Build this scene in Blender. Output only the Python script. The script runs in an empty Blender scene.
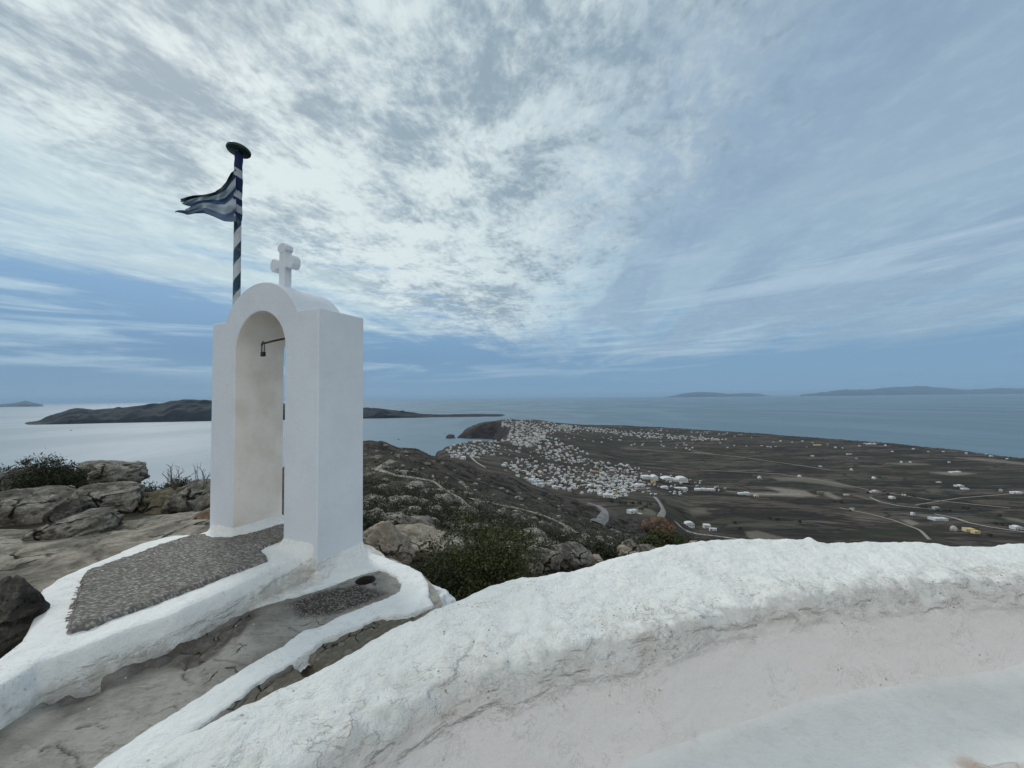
import bpy, bmesh, math, random
import numpy as np
from math import radians as R, sin, cos, pi
from mathutils import Matrix, Vector
random.seed(7); rng = np.random.default_rng(7)
scene = bpy.context.scene
# ---------------------------------------------------------------- camera
F = 385.0; PITCH = 2.02; ROLL = -0.64
cd = bpy.data.cameras.new('camera'); cam = bpy.data.objects.new('camera', cd)
scene.collection.objects.link(cam); scene.camera = cam
cd.sensor_fit = 'HORIZONTAL'; cd.sensor_width = 36; cd.lens = 36*F/1024
cd.clip_start = 0.05; cd.clip_end = 400000
CM = Matrix.Rotation(R(90+PITCH), 4, 'X') @ Matrix.Rotation(R(ROLL), 4, 'Z')
cam.matrix_world = CM
CMn = np.array(CM)[:3, :3]
# ---------------------------------------------------------------- sky, sun, exposure
SAZ, SEL = -42.0, 38.0
scene.view_settings.view_transform = 'Standard'; scene.view_settings.look = 'None'
scene.view_settings.gamma = 1; scene.view_settings.use_curve_mapping = False
scene.view_settings.exposure = 0.38
world = bpy.data.worlds.new('World'); scene.world = world; world.use_nodes = True
class NT:
    def __init__(s, tree): s.t = tree; s.n = tree.nodes; s.l = tree.links
    def new(s, typ, ins=None, **kw):
        nd = s.n.new(typ)
        for k, v in kw.items(): setattr(nd, k, v)
        if ins:
            for k, v in ins.items():
                if isinstance(v, bpy.types.NodeSocket): s.l.new(v, nd.inputs[k])
                else: nd.inputs[k].default_value = v
        return nd
    def m(s, op, a, b=0.0, c=None, clamp=False):
        d = {0: a, 1: b}
        if c is not None: d[2] = c
        return s.new('ShaderNodeMath', d, operation=op, use_clamp=clamp).outputs[0]
    def vm(s, op, a, b=None, out=0, scale=None):
        d = {0: a}
        if b is not None: d[1] = b
        if scale is not None: d['Scale'] = scale
        return s.new('ShaderNodeVectorMath', d, operation=op).outputs[out]
    def mix(s, f, a, b, typ='MIX'):
        nd = s.n.new('ShaderNodeMix'); nd.data_type = 'RGBA'; nd.blend_type = typ
        for i, v in ((0, f), (6, a), (7, b)):
            if isinstance(v, bpy.types.NodeSocket): s.l.new(v, nd.inputs[i])
            elif i == 0: nd.inputs[0].default_value = v
            else: nd.inputs[i].default_value = (*v[:3], 1)
        return nd.outputs[2]
    def ss(s, x, lo, hi, a=0.0, b=1.0):
        nd = s.new('ShaderNodeMapRange', {0: x, 1: lo, 2: hi, 3: a, 4: b}); nd.interpolation_type = 'SMOOTHSTEP'
        return nd.outputs[0]
    def noise(s, vec, scale, det=4, rough=.55, dist=0.0, lac=2.0):
        return s.new('ShaderNodeTexNoise', {'Vector': vec, 'Scale': scale, 'Detail': det, 'Roughness': rough, 'Distortion': dist, 'Lacunarity': lac}).outputs[0]
    def ramp(s, x, stops, interp='LINEAR'):
        nd = s.new('ShaderNodeValToRGB', {0: x}); cr = nd.color_ramp; cr.interpolation = interp
        while len(cr.elements) < len(stops): cr.elements.new(.5)
        for e, (p, c) in zip(cr.elements, stops): e.position = p; e.color = (*c, 1)
        return nd.outputs[0]
    def comb(s, x, y, z): return s.new('ShaderNodeCombineXYZ', {0: x, 1: y, 2: z}).outputs[0]

def build_sky():
    T = NT(world.node_tree); T.n.clear()
    out = T.new('ShaderNodeOutputWorld')
    sky = T.new('ShaderNodeTexSky'); sky.sky_type = 'NISHITA'; sky.sun_disc = False
    sky.sun_elevation = R(SEL); sky.sun_rotation = R(SAZ % 360); sky.altitude = 200
    bg1 = T.new('ShaderNodeBackground', {'Color': sky.outputs[0], 'Strength': 0.07})
    d = T.vm('NORMALIZE', T.new('ShaderNodeTexCoord').outputs['Generated'])
    x, y, z = T.new('ShaderNodeSeparateXYZ', {0: d}).outputs
    zc = T.m('MAXIMUM', z, 0.0); zp = T.m('ADD', zc, 0.035)
    px = T.m('DIVIDE', x, zp); py = T.m('DIVIDE', y, zp)
    a = R(12); ac = T.m('SUBTRACT', T.m('MULTIPLY', px, cos(a)), T.m('MULTIPLY', py, sin(a)))
    al = T.m('ADD', T.m('MULTIPLY', px, sin(a)), T.m('MULTIPLY', py, cos(a)))
    def blob(cx, cy, rx, ry, soft=1.0):
        p = T.m('DIVIDE', T.m('SUBTRACT', ac, cx), rx); q = T.m('DIVIDE', T.m('SUBTRACT', al, cy), ry)
        r2 = T.m('ADD', T.m('MULTIPLY', p, p), T.m('MULTIPLY', q, q)); return T.m('EXPONENT', T.m('MULTIPLY', r2, -1.0))
    # warp so the cells are uneven
    Pw = T.comb(T.m('MULTIPLY', ac, 1.0), T.m('MULTIPLY', al, .8), .7)
    wv = T.vm('SCALE', T.vm('SUBTRACT', T.new('ShaderNodeTexNoise', {'Vector': Pw, 'Scale': 1.5, 'Detail': 3.0}).outputs[1], (.5, .5, .5)), scale=.20)
    P2 = T.vm('ADD', T.comb(ac, T.m('MULTIPLY', al, .82), .7), wv)
    P1 = T.vm('ADD', T.comb(ac, T.m('MULTIPLY', al, .30), 3.1), wv)
    big = T.noise(P1, 1.0, 3, .5, 0.3); med = T.noise(P2, 3.2, 4, .55, 0.2); fine = T.noise(P2, 9.5, 6, .66, 0.1); vfine = T.noise(T.vm('MULTIPLY', P2, (1, .8, 1)), 30.0, 4, .62, .1)
    strk = T.noise(T.vm('ADD', T.comb(ac, T.m('MULTIPLY', al, .20), 9.0), wv), 1.5, 6, .55, 0.4)
    hs = T.noise(T.comb(T.m('MULTIPLY', x, 1.6), T.m('MULTIPLY', y, 1.6), T.m('MULTIPLY', T.m('ADD', z, T.m('MULTIPLY', x, -.03)), 20.0)), 1.5, 6, .6, .5)
    sd = (sin(R(-24))*cos(R(34)), cos(R(-24))*cos(R(34)), sin(R(34)))
    dt = T.m('MAXIMUM', T.vm('DOT_PRODUCT', d, sd, out=1), 0.0); glow = T.ss(dt, 0.35, 1.0)
    # clear blue strip above the horizon
    blue = T.ramp(zc, [(0.0, (.14, .275, .42)), (.03, (.10, .22, .37)), (.10, (.10, .21, .36)), (.3, (.2, .35, .52)), (1, (.25, .38, .52))])
    blue = T.mix(T.ss(x, -0.7, 0.7), blue, T.mix(.5, blue, (.20, .33, .47)))
    wsp = T.m('MULTIPLY', T.ss(hs, .47, .68), T.ss(zc, .02, .09, 0, .85))
    blue = T.mix(wsp, blue, T.mix(T.ss(x, -.8, .4), (.31, .44, .54), (.29, .39, .48)))
    # right-hand veil
    veil = T.mix(T.ss(zc, .12, .75), (.275, .39, .49), (.215, .295, .395))
    veil = T.mix(T.ss(T.m('DIVIDE', ac, al), .25, -.18), veil, (.40, .53, .60))
    veil = T.mix(T.m('MULTIPLY', T.ss(strk, .43, .60), .75), veil, (.21, .305, .42))
    veil = T.mix(T.m('MULTIPLY', T.m('MULTIPLY', T.ss(hs, .5, .7), T.ss(zc, .45, .2)), .5), veil, (.42, .53, .62))
    # dappled cloud in front of the sun
    hi = T.mix(glow, (.39, .50, .555), (.56, .64, .645)); lo = T.mix(glow, (.17, .245, .32), (.235, .31, .365))
    dark = T.m('ADD', T.m('ADD', T.m('MULTIPLY', blob(-.62, 1.12, .36, .34), .20), T.m('MULTIPLY', blob(-1.20, .86, .13, .24), .26)), T.m('ADD', T.m('MULTIPLY', blob(-.05, .85, .5, .55), .13), T.m('MULTIPLY', blob(-.95, 3.4, .5, .7), .15)))
    lite = T.m('ADD', T.m('MULTIPLY', blob(-1.1, 1.75, .8, .75), .10), T.m('MULTIPLY', blob(-1.9, 1.3, .6, .9), .11))
    puff = T.m('ADD', T.m('ADD', T.m('MULTIPLY', fine, .38), T.m('MULTIPLY', med, .50)), T.m('ADD', T.m('MULTIPLY', vfine, .22), T.m('MULTIPLY', big, .26)))
    puff = T.m('MULTIPLY_ADD', T.m('SUBTRACT', puff, .68), 2.0, .61)
    puff = T.m('ADD', T.m('SUBTRACT', puff, T.m('MULTIPLY', dark, .55)), T.m('MULTIPLY', lite, .7))
    k = T.ss(puff, .36, .82)
    alto = T.mix(k, lo, hi)
    rmask = T.ss(T.m('ADD', T.m('ADD', ac, T.m('MULTIPLY', al, .30)), T.m('MULTIPLY', T.m('SUBTRACT', fine, .5), 2.2)), 0.0, 1.25)
    smooth_l = T.m('MULTIPLY', T.ss(T.m('ADD', ac, T.m('MULTIPLY', T.m('SUBTRACT', med, .5), .9)), -1.5, -2.3), .75)
    alto = T.mix(smooth_l, alto, T.mix(T.ss(strk, .35, .65, 0, .5), (.42, .545, .585), (.50, .61, .63)))
    cloud = T.mix(T.m('MULTIPLY', rmask, .93), alto, T.mix(T.m('MULTIPLY', T.ss(fine, .48, .78), .16), veil, (.44, .55, .61)))
    q = T.m('ADD', al, T.m('MAXIMUM', T.m('SUBTRACT', T.m('MULTIPLY', ac, -1.9), 1.9), 0.0))
    q = T.m('ADD', q, T.m('ADD', T.m('MULTIPLY', T.m('SUBTRACT', strk, .5), -8.0), T.m('MULTIPLY', T.m('SUBTRACT', fine, .5), -2.0)))
    q = T.m('ADD', q, T.m('MULTIPLY', T.m('SUBTRACT', hs, .5), -9.0))
    cov = T.ss(q, 8.4, 3.6)
    thin = T.mix(cov, blue, cloud)
    back = T.mix(T.ss(T.noise(P2, 1.4, 4), .3, .7), (.58, .60, .61), (.80, .79, .76)); thin = T.mix(T.ss(y, -.05, -.45), thin, back)  # unseen sky behind the camera, brightened to light the wall, arch and channel
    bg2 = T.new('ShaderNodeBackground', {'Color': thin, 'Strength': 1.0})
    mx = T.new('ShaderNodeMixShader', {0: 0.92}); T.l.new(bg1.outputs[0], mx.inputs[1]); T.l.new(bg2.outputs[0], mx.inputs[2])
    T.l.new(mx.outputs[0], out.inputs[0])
build_sky()
sl = bpy.data.lights.new('sun', 'SUN'); sl.energy = 1.2; sl.angle = R(14); sl.color = (1, .97, .92)
so = bpy.data.objects.new('sun', sl); scene.collection.objects.link(so)
sv = Vector((sin(R(SAZ))*cos(R(SEL)), cos(R(SAZ))*cos(R(SEL)), sin(R(SEL))))
so.rotation_euler = sv.to_track_quat('Z', 'Y').to_euler(); so.location = sv*50
# ---------------------------------------------------------------- helpers
COL = scene.collection
def ray(px, py):
    d = CMn @ np.array([(px-512)/F, -(py-384)/F, -1.0])
    return d[0]/d[1], d[2]/d[1]
def pt(px, py, Y):
    u, v = ray(px, py); return (u*Y, Y, v*Y)
def onz(px, py, z):
    u, v = ray(px, py); Y = z/v; return (u*Y, Y)
def h3(ix, iy, iz):
    n = (ix*374761393 + iy*668265263 + iz*2147483647 + 1013904223) & 0xffffffff
    n = ((n ^ (n >> 13))*1274126177) & 0xffffffff
    n = ((n ^ (n >> 16))*2246822519) & 0xffffffff
    return ((n ^ (n >> 15)) & 0xffffff)/float(0xffffff)
def vnoise(x, y, z=0.0):
    x = np.asarray(x, float); y = np.asarray(y, float); z = np.asarray(z, float)+np.zeros_like(x)
    X = np.floor(x).astype(np.int64); Yi = np.floor(y).astype(np.int64); Z = np.floor(z).astype(np.int64)
    fx, fy, fz = x-X, y-Yi, z-Z
    fx = fx*fx*(3-2*fx); fy = fy*fy*(3-2*fy); fz = fz*fz*(3-2*fz)
    r = 0
    for i in (0, 1):
        for j in (0, 1):
            for k in (0, 1):
                r = r + h3(X+i, Yi+j, Z+k)*(fx if i else 1-fx)*(fy if j else 1-fy)*(fz if k else 1-fz)
    return r*2-1
def fbm(x, y, z=0.0, o=4, g=.5):
    a = 1.0; s = 0; t = 0; f = 1.0
    for i in range(o):
        s = s + a*vnoise(x*f+i*17.3, y*f-i*9.1, np.asarray(z)*f+i*3.7); t += a; a *= g; f *= 2.03
    return s/t
def sstep(x, a, b):
    t = np.clip((x-a)/(b-a), 0, 1); return t*t*(3-2*t)
def sdpoly(x, y, poly):
    """signed distance to polygon, positive inside"""
    P = np.array(poly, float); n = len(P); d2 = np.full(x.shape, 1e18); ins = np.zeros(x.shape, bool)
    for i in range(n):
        ax, ay = P[i]; bx, by = P[(i+1) % n]
        ex, ey = bx-ax, by-ay; wx, wy = x-ax, y-ay
        t = np.clip((wx*ex+wy*ey)/(ex*ex+ey*ey+1e-12), 0, 1)
        d2 = np.minimum(d2, (wx-ex*t)**2+(wy-ey*t)**2)
        c = ((ay > y) != (by > y)) & (x < ex*(y-ay)/(ey+1e-15)+ax)
        ins ^= c
    d = np.sqrt(d2); return np.where(ins, d, -d)
def dline(x, y, pts):
    d2 = np.full(x.shape, 1e18)
    for (ax, ay), (bx, by) in zip(pts[:-1], pts[1:]):
        ex, ey = bx-ax, by-ay; wx, wy = x-ax, y-ay
        t = np.clip((wx*ex+wy*ey)/(ex*ex+ey*ey+1e-12), 0, 1)
        d2 = np.minimum(d2, (wx-ex*t)**2+(wy-ey*t)**2)
    return np.sqrt(d2)
def mesh_np(name, co, faces, mat, parent=None, smooth=True, attrs=None, mats=None, midx=None):
    co = np.asarray(co, np.float32); faces = np.asarray(faces, np.int32)
    me = bpy.data.meshes.new(name); k = faces.shape[1]
    me.vertices.add(len(co)); me.vertices.foreach_set('co', co.ravel())
    me.loops.add(faces.size); me.loops.foreach_set('vertex_index', faces.ravel())
    me.polygons.add(len(faces)); me.polygons.foreach_set('loop_start', np.arange(0, faces.size, k, dtype=np.int32))
    me.polygons.foreach_set('loop_total', np.full(len(faces), k, np.int32))
    me.polygons.foreach_set('use_smooth', np.full(len(faces), smooth, bool))
    for m in (mats or [mat]): me.materials.append(m)
    if midx is not None: me.polygons.foreach_set('material_index', np.asarray(midx, np.int32))
    me.update(calc_edges=True); me.validate()
    for k2, v in (attrs or {}).items():
        at = me.attributes.new(k2, 'FLOAT', 'POINT'); at.data.foreach_set('value', np.asarray(v, np.float32))
    o = bpy.data.objects.new(name, me); COL.objects.link(o)
    if parent: o.parent = parent
    return o
def grid_faces(nr, nc, keep=None):
    i = np.arange(nr*nc).reshape(nr, nc)
    f = np.stack([i[:-1, :-1], i[:-1, 1:], i[1:, 1:], i[1:, :-1]], -1).reshape(-1, 4)
    if keep is not None:
        k = keep.ravel(); f = f[k[f].any(1)]
    return f
def compact(co, f, attrs):
    used = np.unique(f); rm = np.full(len(co), -1); rm[used] = np.arange(len(used))
    return co[used], rm[f], {k: v[used] for k, v in attrs.items()}
def hfield(name, x0, x1, y0, y1, res, fn, mat, parent=None):
    xs = np.arange(x0, x1, res); ys = np.arange(y0, y1, res); X, Y = np.meshgrid(xs, ys)
    Z, keep, attrs = fn(X, Y)
    f = grid_faces(len(ys), len(xs), keep)
    co = np.stack([X.ravel(), Y.ravel(), Z.ravel()], 1)
    co, f, attrs = compact(co, f, {k: v.ravel() for k, v in attrs.items()})
    return mesh_np(name, co, f, mat, parent, attrs=attrs)
def tag(o, label=None, cat=None, group=None, kind=None):
    if label: o['label'] = label
    if cat: o['category'] = cat
    if group: o['group'] = group
    if kind: o['kind'] = kind
    return o
def empty(name, loc=(0, 0, 0), rz=0.0):
    o = bpy.data.objects.new(name, None); o.location = loc; o.rotation_euler = (0, 0, rz); COL.objects.link(o); return o
class MB:
    """collects shapes into one mesh"""
    def __init__(s): s.v = []; s.f = []; s.m = []
    def add(s, v, f, m=0):
        b = len(s.v); s.v += [tuple(p) for p in v]; s.f += [tuple(b+i for i in q) for q in f]; s.m += [m]*len(f)
    def box(s, c, d, m=0, rz=0.0, taper=1.0):
        v = []
        for z in (-.5, .5):
            k = taper if z > 0 else 1
            for x, y in ((-.5, -.5), (.5, -.5), (.5, .5), (-.5, .5)):
                X, Y = x*d[0]*k, y*d[1]*k
                v.append((c[0]+X*cos(rz)-Y*sin(rz), c[1]+X*sin(rz)+Y*cos(rz), c[2]+z*d[2]))
        s.add(v, [(3, 2, 1, 0), (4, 5, 6, 7), (0, 1, 5, 4), (1, 2, 6, 5), (2, 3, 7, 6), (3, 0, 4, 7)], m)
    def tube(s, pts, rad, n=8, m=0, cap=True):
        pts = [Vector(p) for p in pts]; rs = rad if isinstance(rad, (list, tuple)) else [rad]*len(pts)
        v = []; ref = Vector((0.13, 0.31, 1)).normalized()
        for i, p in enumerate(pts):
            t = (pts[min(i+1, len(pts)-1)]-pts[max(i-1, 0)]).normalized()
            if abs(t.dot(ref)) > .98: ref = Vector((1, 0, 0))
            a = t.cross(ref).normalized(); b = t.cross(a)
            for k in range(n):
                an = 2*pi*k/n; v.append(p+(a*cos(an)+b*sin(an))*rs[i])
        f = [(i*n+k, i*n+(k+1) % n, (i+1)*n+(k+1) % n, (i+1)*n+k) for i in range(len(pts)-1) for k in range(n)]
        if cap: f += [tuple(range(n))[::-1], tuple((len(pts)-1)*n+k for k in range(n))]
        s.add(v, f, m)
    def prism(s, poly, a, b, m=0):
        """extrude polygon given by points in 3D along vector b-a offset"""
        n = len(poly); off = Vector(b)-Vector(a)
        v = [Vector(p) for p in poly]+[Vector(p)+off for p in poly]
        f = [tuple(range(n))[::-1], tuple(range(n, 2*n))]+[(i, (i+1) % n, n+(i+1) % n, n+i) for i in range(n)]
        s.add(v, f, m)
    def build(s, name, mats, parent=None, smooth=False, loc=None):
        me = bpy.data.meshes.new(name); me.from_pydata([tuple(p) for p in s.v], [], s.f)
        if not isinstance(mats, (list, tuple)): mats = [mats]
        for m in mats: me.materials.append(m)
        for p, k in zip(me.polygons, s.m): p.material_index = k; p.use_smooth = smooth
        bm = bmesh.new(); bm.from_mesh(me); bmesh.ops.recalc_face_normals(bm, faces=bm.faces); bm.to_mesh(me); bm.free()
        o = bpy.data.objects.new(name, me); COL.objects.link(o)
        if parent: o.parent = parent
        if loc: o.location = loc
        return o
# ---------------------------------------------------------------- materials
def newmat(name):
    m = bpy.data.materials.new(name); m.use_nodes = True; T = NT(m.node_tree)
    b = T.n['Principled BSDF']; b.inputs['Specular IOR Level'].default_value = .3
    return m, T, b
def attr(T, n): return T.new('ShaderNodeAttribute', attribute_name=n).outputs['Fac']
def bump(T, b, h, dist, strength=1.0, prev=None):
    nd = T.new('ShaderNodeBump', {'Height': h, 'Distance': dist, 'Strength': strength})
    if prev: T.l.new(prev, nd.inputs['Normal'])
    T.l.new(nd.outputs[0], b.inputs['Normal']); return nd.outputs[0]
def simple(name, col, rough=.7, nz=0.0, scale=5.0):
    m, T, b = newmat(name); b.inputs['Roughness'].default_value = rough
    if nz:
        o = T.new('ShaderNodeTexCoord').outputs['Object']; n = T.noise(o, scale, 4)
        c = T.mix(T.ss(n, .3, .7), tuple(k*(1-nz) for k in col), tuple(min(1, k*(1+nz)) for k in col))
        T.l.new(c, b.inputs['Base Color']); bump(T, b, n, .01)
    else: b.inputs['Base Color'].default_value = (*col, 1)
    return m
def plaster(name, white=(.76, .80, .80), rough_amt=1.0, stain=(.45, .40, .33), chips=0.0, stainlvl=0.0):
    m, T, b = newmat(name); b.inputs['Roughness'].default_value = .85; b.inputs['Specular IOR Level'].default_value = .15
    o = T.new('ShaderNodeTexCoord').outputs['Object']; dirt = attr(T, 'dirt')
    n1 = T.noise(o, 2.3, 5, .6); n2 = T.noise(o, 11, 6, .65); n3 = T.noise(o, 60, 4, .6)
    c = T.mix(T.m('MULTIPLY', T.ss(n1, .35, .7), .5), white, tuple(k*.88 for k in white))
    c = T.mix(T.m('MULTIPLY', T.ss(n2, .5, .75), .35), c, (.62, .66, .64))
    c = T.mix(T.m('MULTIPLY', attr(T, 'warm'), T.ss(n1, .2, .8, .7, 1)), c, (.765, .735, .72))
    dm = T.m('MULTIPLY', T.m('MULTIPLY', dirt, T.ss(T.m('ADD', T.m('MULTIPLY_ADD', T.m('SUBTRACT', n2, .5), 1.5, .5), T.m('MULTIPLY', dirt, .35)), .40, .95), clamp=True), .85)
    c = T.mix(dm, c, stain)
    if stainlvl: c = T.mix(T.m('MULTIPLY', T.ss(n1, .42, .72), stainlvl), c, (.54, .42, .30))
    if chips:
        v = T.new('ShaderNodeTexVoronoi', {'Vector': T.vm('MULTIPLY', o, (1, 1, 1)), 'Scale': 26.0, 'Randomness': 1.0}); cl = T.noise(o, 3.1, 3, .6)
        cm = T.m('MULTIPLY', T.ss(v.outputs[0], .16, .08), T.ss(cl, .5, .62)); c = T.mix(T.m('MULTIPLY', cm, chips), c, (.30, .29, .26))
        cr = T.noise(o, 7.5, 8, .72, .8); e = T.m('ABSOLUTE', T.m('SUBTRACT', cr, .5))
        c = T.mix(T.m('MULTIPLY', T.m('MULTIPLY', T.ss(e, .012, .0), T.ss(cl, .45, .6)), .7*chips), c, (.36, .34, .31))
    T.l.new(c, b.inputs['Base Color'])
    fl = T.noise(T.vm('MULTIPLY', o, (1, 1, 1.6)), 19, 8, .72, .15)
    wv = attr(T, 'warm'); iw = T.m('SUBTRACT', 1.0, T.m('MULTIPLY', wv, .85)); ly = T.noise(T.vm('MULTIPLY', o, (1, 1, 2.2)), 5.5, 5, .52, .25)
    ln = T.m('MULTIPLY', T.m('MULTIPLY', T.ss(T.m('ABSOLUTE', T.m('SUBTRACT', ly, .5)), .007, .001), T.ss(dirt, .12, .35)), T.ss(n1, .42, .52))
    c = T.mix(T.m('MULTIPLY', ln, .6), c, (.27, .245, .215)); fk = T.m('MULTIPLY', T.ss(T.noise(T.vm('MULTIPLY', o, (1, 2.2, 1)), 15, 4, .6), .66, .69), T.ss(n1, .40, .52))
    c = T.mix(T.m('MULTIPLY', T.m('MULTIPLY', fk, iw), .65*min(1, chips*1.3)), c, (.34, .33, .30))
    c2 = T.mix(T.m('MULTIPLY', T.m('MULTIPLY', T.ss(fl, .54, .66), iw), .24*min(1, rough_amt)), c, (.50, .49, .46)); T.l.new(c2, b.inputs['Base Color'])
    p = bump(T, b, T.m('ADD', T.m('ADD', n2, T.m('MULTIPLY', T.m('MULTIPLY', n3, .45), iw)), T.m('ADD', T.m('MULTIPLY', T.m('MULTIPLY', fl, .5), iw), T.m('MULTIPLY', T.m('MULTIPLY', T.ss(ly, .40, .60), T.ss(dirt, .1, .5)), .9))), .016*rough_amt)
    return m
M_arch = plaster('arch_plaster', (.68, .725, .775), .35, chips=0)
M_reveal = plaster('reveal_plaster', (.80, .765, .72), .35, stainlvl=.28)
M_rim = plaster('rim_plaster', (.80, .82, .81), .8, stain=(.46, .435, .39), chips=.8)
M_wall = plaster('wall_plaster', (.81, .825, .80), 1.2, stain=(.55, .51, .46), chips=1.0)
M_bench = plaster('bench_plaster', (.78, .79, .775), .5, stain=(.5, .36, .28), chips=.15)
def stone(name, a, b_, c_=None, scale=3.0, bumpd=.03, moss=None):
    m, T, b = newmat(name); b.inputs['Roughness'].default_value = .9; b.inputs['Specular IOR Level'].default_value = .15
    o = T.new('ShaderNodeTexCoord').outputs['Object']
    n1 = T.noise(o, scale, 6, .62, .3); n2 = T.noise(o, scale*6, 6, .65)
    st = T.noise(T.vm('MULTIPLY', o, (.6, .6, 3.2)), scale*2.2, 5, .6, .4)
    c = T.mix(T.ss(n1, .36, .66), a, b_)
    if c_: c = T.mix(T.m('MULTIPLY', T.m('MULTIPLY', T.ss(n2, .47, .60), T.ss(n1, .42, .60)), .9), c, c_)
    c = T.mix(T.m('MULTIPLY', T.ss(st, .40, .34), .35), c, tuple(k*.4 for k in a))
    cw = T.vm('ADD', o, T.vm('SCALE', T.new('ShaderNodeTexNoise', {'Vector': o, 'Scale': scale*1.5, 'Detail': 5.0}).outputs[1], scale=.9/scale))
    ce = T.new('ShaderNodeTexVoronoi', {'Vector': cw, 'Scale': scale*.42}, feature='DISTANCE_TO_EDGE').outputs[0]; cm = T.m('MULTIPLY', T.ss(ce, .030, .005), T.ss(T.noise(o, scale*.6, 3), .46, .60))
    c = T.mix(T.m('MULTIPLY', T.ss(n2, .56, .64), .55), c, tuple(k*.35 for k in a)); c = T.mix(cm, c, tuple(k*.25 for k in a))
    if moss: c = T.mix(T.m('MULTIPLY', T.ss(T.noise(o, scale*1.7, 4), .5, .62), .8), c, moss)
    T.l.new(c, b.inputs['Base Color'])
    bump(T, b, T.m('ADD', T.m('ADD', n1, T.m('MULTIPLY', n2, .45)), T.m('ADD', T.m('MULTIPLY', st, .25), T.m('MULTIPLY', cm, -.5))), bumpd*2)
    return m
M_grey = stone('grey_rock', (.085, .078, .068), (.25, .235, .20), (.42, .40, .345), scale=3.0, bumpd=.045)
M_dark = stone('dark_rock', (.035, .033, .03), (.11, .102, .09), (.19, .175, .15), bumpd=.05)
M_tan = stone('tan_rock', (.24, .20, .155), (.38, .335, .27), (.45, .40, .33))
M_brown = stone('brown_rock', (.12, .082, .055), (.22, .155, .105), (.28, .22, .16))
M_moss = stone('mossy_rock', (.10, .085, .06), (.19, .16, .11), (.24, .2, .13), moss=(.075, .08, .03))
M_red = stone('red_rock', (.06, .05, .042), (.20, .105, .06), (.10, .085, .07), scale=.6)
M_slab = stone('slab_rock', (.15, .138, .115), (.33, .305, .255), (.40, .375, .32), scale=2.6, bumpd=.04)
def channel_mat():
    m, T, b = newmat('weathered_cement'); b.inputs['Roughness'].default_value = .9; b.inputs['Specular IOR Level'].default_value = .15
    o = T.new('ShaderNodeTexCoord').outputs['Object']
    n1 = T.noise(o, 2.2, 6, .6, .3); n2 = T.noise(o, 22, 6, .65); n3 = T.noise(o, 90, 3, .6)
    c = T.mix(T.ss(n1, .35, .65), (.20, .192, .172), (.34, .33, .30))
    c = T.mix(T.m('MULTIPLY', T.ss(n2, .5, .7), .45), c, (.12, .112, .10))
    c = T.mix(T.m('MULTIPLY', attr(T, 'rough'), T.ss(n2, .35, .6, .6, 1)), c, T.mix(T.ss(n2, .45, .62), (.065, .055, .047), (.13, .115, .10)))
    v = T.new('ShaderNodeTexVoronoi', {'Vector': o, 'Scale': 11.0}); ve = T.ss(v.outputs[0], .28, .42)
    lob = attr(T, 'lichen'); vc = T.mix(ve, (.235, .215, .17), (.14, .125, .095)); vc = T.mix(T.ss(n2, .4, .7), vc, (.19, .175, .14))
    c = T.mix(lob, c, vc)
    pv = T.new('ShaderNodeTexVoronoi', {'Vector': o, 'Scale': 42.0}); pb = attr(T, 'pebble')
    pc = T.mix(T.ss(pv.outputs[0], .25, .5), (.30, .28, .255), (.055, .048, .042)); c = T.mix(T.m('MULTIPLY', pb, T.ss(n2, .3, .5)), c, pc)
    sp = T.new('ShaderNodeTexVoronoi', {'Vector': o, 'Scale': 9.0}); c = T.mix(T.ss(sp.outputs[0], .055, .04), c, (.62, .64, .62))
    cw = T.vm('ADD', T.vm('MULTIPLY', o, (1, 1, .3)), T.vm('SCALE', T.new('ShaderNodeTexNoise', {'Vector': o, 'Scale': 5.0, 'Detail': 5.0}).outputs[1], scale=.22))
    ce = T.new('ShaderNodeTexVoronoi', {'Vector': cw, 'Scale': 2.2}, feature='DISTANCE_TO_EDGE').outputs[0]; cm = T.m('MULTIPLY', T.ss(ce, .012, .003), T.ss(T.noise(o, 2.6, 3), .50, .60))
    gr = T.noise(T.new('ShaderNodeMapping', {'Vector': o, 'Rotation': (0, 0, R(-38)), 'Scale': (1.2, 6, 1)}).outputs[0], 6, 6, .7, .5); c = T.mix(T.ss(gr, .54, .64, 0, .4), c, (.12, .11, .097))
    c = T.mix(T.m('MAXIMUM', cm, attr(T, 'crack_hole_shade')), c, (.028, .025, .022))  # cracks, plus the shade painted into the drain hole
    T.l.new(c, b.inputs['Base Color'])
    n2 = T.m('ADD', n2, T.m('ADD', T.m('MULTIPLY', gr, .5), T.m('MULTIPLY', cm, -1.2)))
    hh = T.m('ADD', T.m('ADD', n2, T.m('MULTIPLY', n3, .3)), T.m('MULTIPLY', T.m('MULTIPLY', pb, T.ss(pv.outputs[0], .5, .1)), 1.2))
    bump(T, b, T.m('ADD', hh, T.m('MULTIPLY', T.m('MULTIPLY', lob, ve), -.6)), .015)
    return m
M_chan = channel_mat()
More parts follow.
